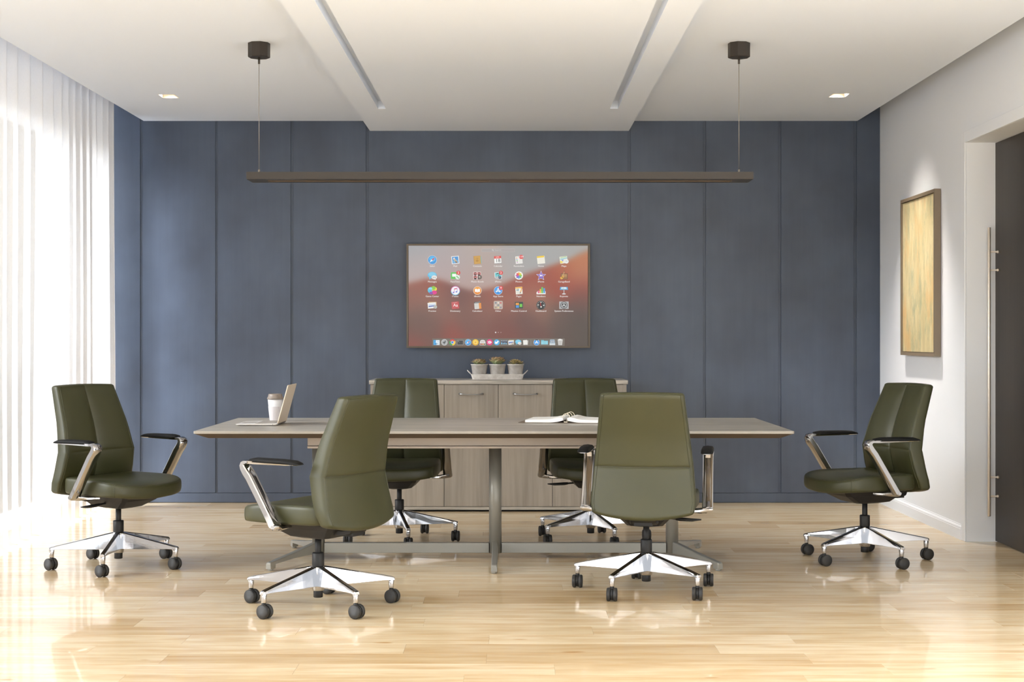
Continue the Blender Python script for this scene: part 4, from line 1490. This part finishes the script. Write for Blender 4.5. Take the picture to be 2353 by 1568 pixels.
CAPS = (('Safari', 'Mail', 'Contacts', 'Calendar', 'Reminders', 'Notes', 'Maps'),
        ('Messages', 'FaceTime', 'Photo Booth', 'iPhoto', 'Photos', 'iMovie', 'GarageBand'),
        ('Game Center', 'iTunes', 'iBooks', 'App Store', 'Pages', 'Numbers', 'Keynote'),
        ('Preview', 'Dictionary', 'Calculator', 'Other', 'Mission Control', 'Dashboard', 'System Preferences'))
for words, yq in zip(CAPS, (330, 522, 702, 883)):
    for cx, wd in zip(CX_, words):
        Icon().text(cx, yq, 29.5, wd, (236, 230, 226), True).done('icon_caption')

# search field, page dots
Icon().rect(944, 114, 1354, 156, (186, 180, 178), 0, 6).rect(947, 117, 1351, 153, (172, 164, 162), 0, 5).disc(1081, 131, 9, (222, 218, 214)).disc(1081, 131, 5.5, (172, 164, 162)).line(1086, 137, 1094, 145, 4, (222, 218, 214)).text(1146, 134, 30, 'Search', (200, 194, 190)).done('search_field')
Icon().disc(1117, 1146, 8, (248, 246, 244)).disc(1149, 1146, 6.5, (170, 142, 134)).disc(1182, 1146, 6.5, (166, 138, 130)).done('page_dots')
# dock
Icon().rect(336, 1220, 1966, 1312, (112, 102, 92)).line(1551, 1232, 1551, 1306, 2.5, (160, 152, 144)).done('dock')
DL = 4


def dock(i):
    i.l = max(i.l, 4)
    return i


class DIcon(Icon):
    def __init__(s):
        super().__init__()
        s.l = 4


_I = Icon
Icon = DIcon
Icon().rect(352, 1240, 428, 1300, (70, 170, 230)).poly([(384, 1240), (428, 1240), (428, 1300), (388, 1300), (392, 1274), (380, 1272)], (226, 238, 246)).line(370, 1254, 370, 1264, 5, (30, 60, 90)).line(410, 1254, 410, 1264, 5, (30, 60, 90)).line(366, 1280, 390, 1288, 4, (30, 60, 90)).line(390, 1288, 414, 1280, 4, (30, 60, 90)).done()
Icon().disc(487, 1268, 39, (206, 206, 206)).disc(487, 1268, 34, (176, 178, 178)).poly([(508, 1246), (504, 1268), (484, 1286), (470, 1272), (488, 1250)], (70, 72, 74)).poly([(474, 1264), (462, 1272), (470, 1276)], (70, 72, 74)).poly([(492, 1284), (482, 1296), (480, 1288)], (70, 72, 74)).disc(494, 1260, 5, (190, 192, 192)).done()
i = Icon().disc(585, 1268, 39, (212, 68, 56), None, 30, 150).disc(585, 1268, 39, (64, 160, 84), None, 150, 270).disc(585, 1268, 39, (242, 200, 62), None, 270, 390).disc(585, 1268, 19, (240, 240, 238)).disc(585, 1268, 14.5, (66, 130, 220)).done()
Icon().rect(642, 1240, 720, 1300, (150, 146, 142), 0, 4).rect(647, 1245, 715, 1295, (58, 54, 52)).text(664, 1256, 20, '>_', (236, 232, 226), True).done()
compass(778, 1268, 40).done()
Icon().disc(869, 1268, 39, (232, 180, 40)).disc(869, 1262, 32, (242, 200, 60), 28).disc(869, 1268, 20, (250, 232, 160)).disc(869, 1268, 15, (236, 186, 46)).poly([(876, 1282), (886, 1290), (890, 1280)], (250, 232, 160)).done()
Icon().poly([(922, 1262), (934, 1242), (980, 1242), (992, 1262), (992, 1304), (922, 1304)], (230, 228, 224)).rect(926, 1282, 988, 1298, (60, 50, 46)).rect(930, 1284, 950, 1296, (196, 70, 50)).rect(954, 1284, 974, 1296, (226, 150, 60)).line(944, 1232, 958, 1244, 4, (210, 200, 196)).line(968, 1232, 956, 1244, 4, (210, 200, 196)).line(932, 1262, 984, 1262, 8, (170, 160, 156)).done()
Icon().disc(1043, 1267, 38, (222, 48, 118)).poly([(1016, 1254), (1040, 1254), (1044, 1246), (1072, 1267), (1044, 1288), (1040, 1280), (1016, 1280), (1026, 1267)], (246, 230, 238)).line(1022, 1267, 1050, 1267, 5, (222, 48, 118)).done()
Icon().disc(1131, 1268, 36, (70, 176, 232)).disc(1126, 1274, 18, (246, 250, 252), 12).disc(1144, 1258, 10, (246, 250, 252)).poly([(1110, 1254), (1132, 1268), (1116, 1278)], (246, 250, 252)).poly([(1146, 1250), (1158, 1256), (1150, 1264)], (246, 250, 252)).poly([(1104, 1284), (1124, 1276), (1130, 1286)], (246, 250, 252)).done()
i = Icon()
for q in range(4):
    i.rect(1182 + q * 20, 1242, 1198 + q * 20, 1292, (66, 80, 104))
    i.rect(1184 + q * 20, 1270 + (q * 7) % 12, 1196 + q * 20, 1292, (130, 190, 220))
    i.rect(1183 + q * 20, 1244, 1197 + q * 20, 1252, (170, 178, 190))
i.done()
Icon().rect(1280, 1238, 1344, 1276, (206, 172, 118)).rect(1272, 1244, 1340, 1296, (236, 234, 230), -5).poly([(1278, 1270), (1336, 1262), (1338, 1272), (1280, 1282)], (60, 90, 176)).poly([(1278, 1256), (1334, 1249), (1334, 1262), (1278, 1270)], (206, 218, 232)).disc(1326, 1282, 14, (176, 160, 140)).disc(1326, 1282, 10, (206, 196, 180)).done()
speech(1397, 1266, 0.66).done()
Icon().rect(1466, 1242, 1516, 1298, (196, 192, 184), 8).rect(1456, 1240, 1506, 1298, (238, 236, 230), -5).done()
appstore(1621, 1268, 38).disc(1621, 1238, 20, (60, 56, 54), 7).done()
Icon().poly([(1676, 1240), (1708, 1240), (1714, 1248), (1760, 1248), (1760, 1294), (1676, 1294)], (110, 186, 206)).rect(1676, 1254, 1760, 1294, (142, 208, 224)).disc(1718, 1274, 13, (118, 190, 208)).disc(1718, 1274, 9, (142, 208, 224)).done()
Icon().poly([(1788, 1234), (1840, 1234), (1850, 1286), (1780, 1286)], (170, 190, 206)).rect(1780, 1282, 1850, 1302, (214, 220, 224), 0, 4)
i = Icon().poly([(1788, 1234), (1840, 1234), (1850, 1286), (1780, 1286)], (170, 190, 206)).rect(1780, 1282, 1850, 1302, (214, 220, 224), 0, 4).rect(1794, 1244, 1836, 1274, (96, 116, 140))
for q in range(3):
    i.disc(1803 + q * 12, 1254, 4.5, (226, 230, 234)).rect(1800 + q * 12, 1258, 1806 + q * 12, 1272, (226, 230, 234))
i.done()
Icon().poly([(1880, 1236), (1942, 1236), (1934, 1302), (1888, 1302)], (214, 212, 208)).poly([(1888, 1246), (1934, 1246), (1928, 1296), (1894, 1296)], (196, 192, 188)).disc(1911, 1236, 31, (226, 224, 220), 8).disc(1908, 1234, 18, (240, 238, 234), 9).done()
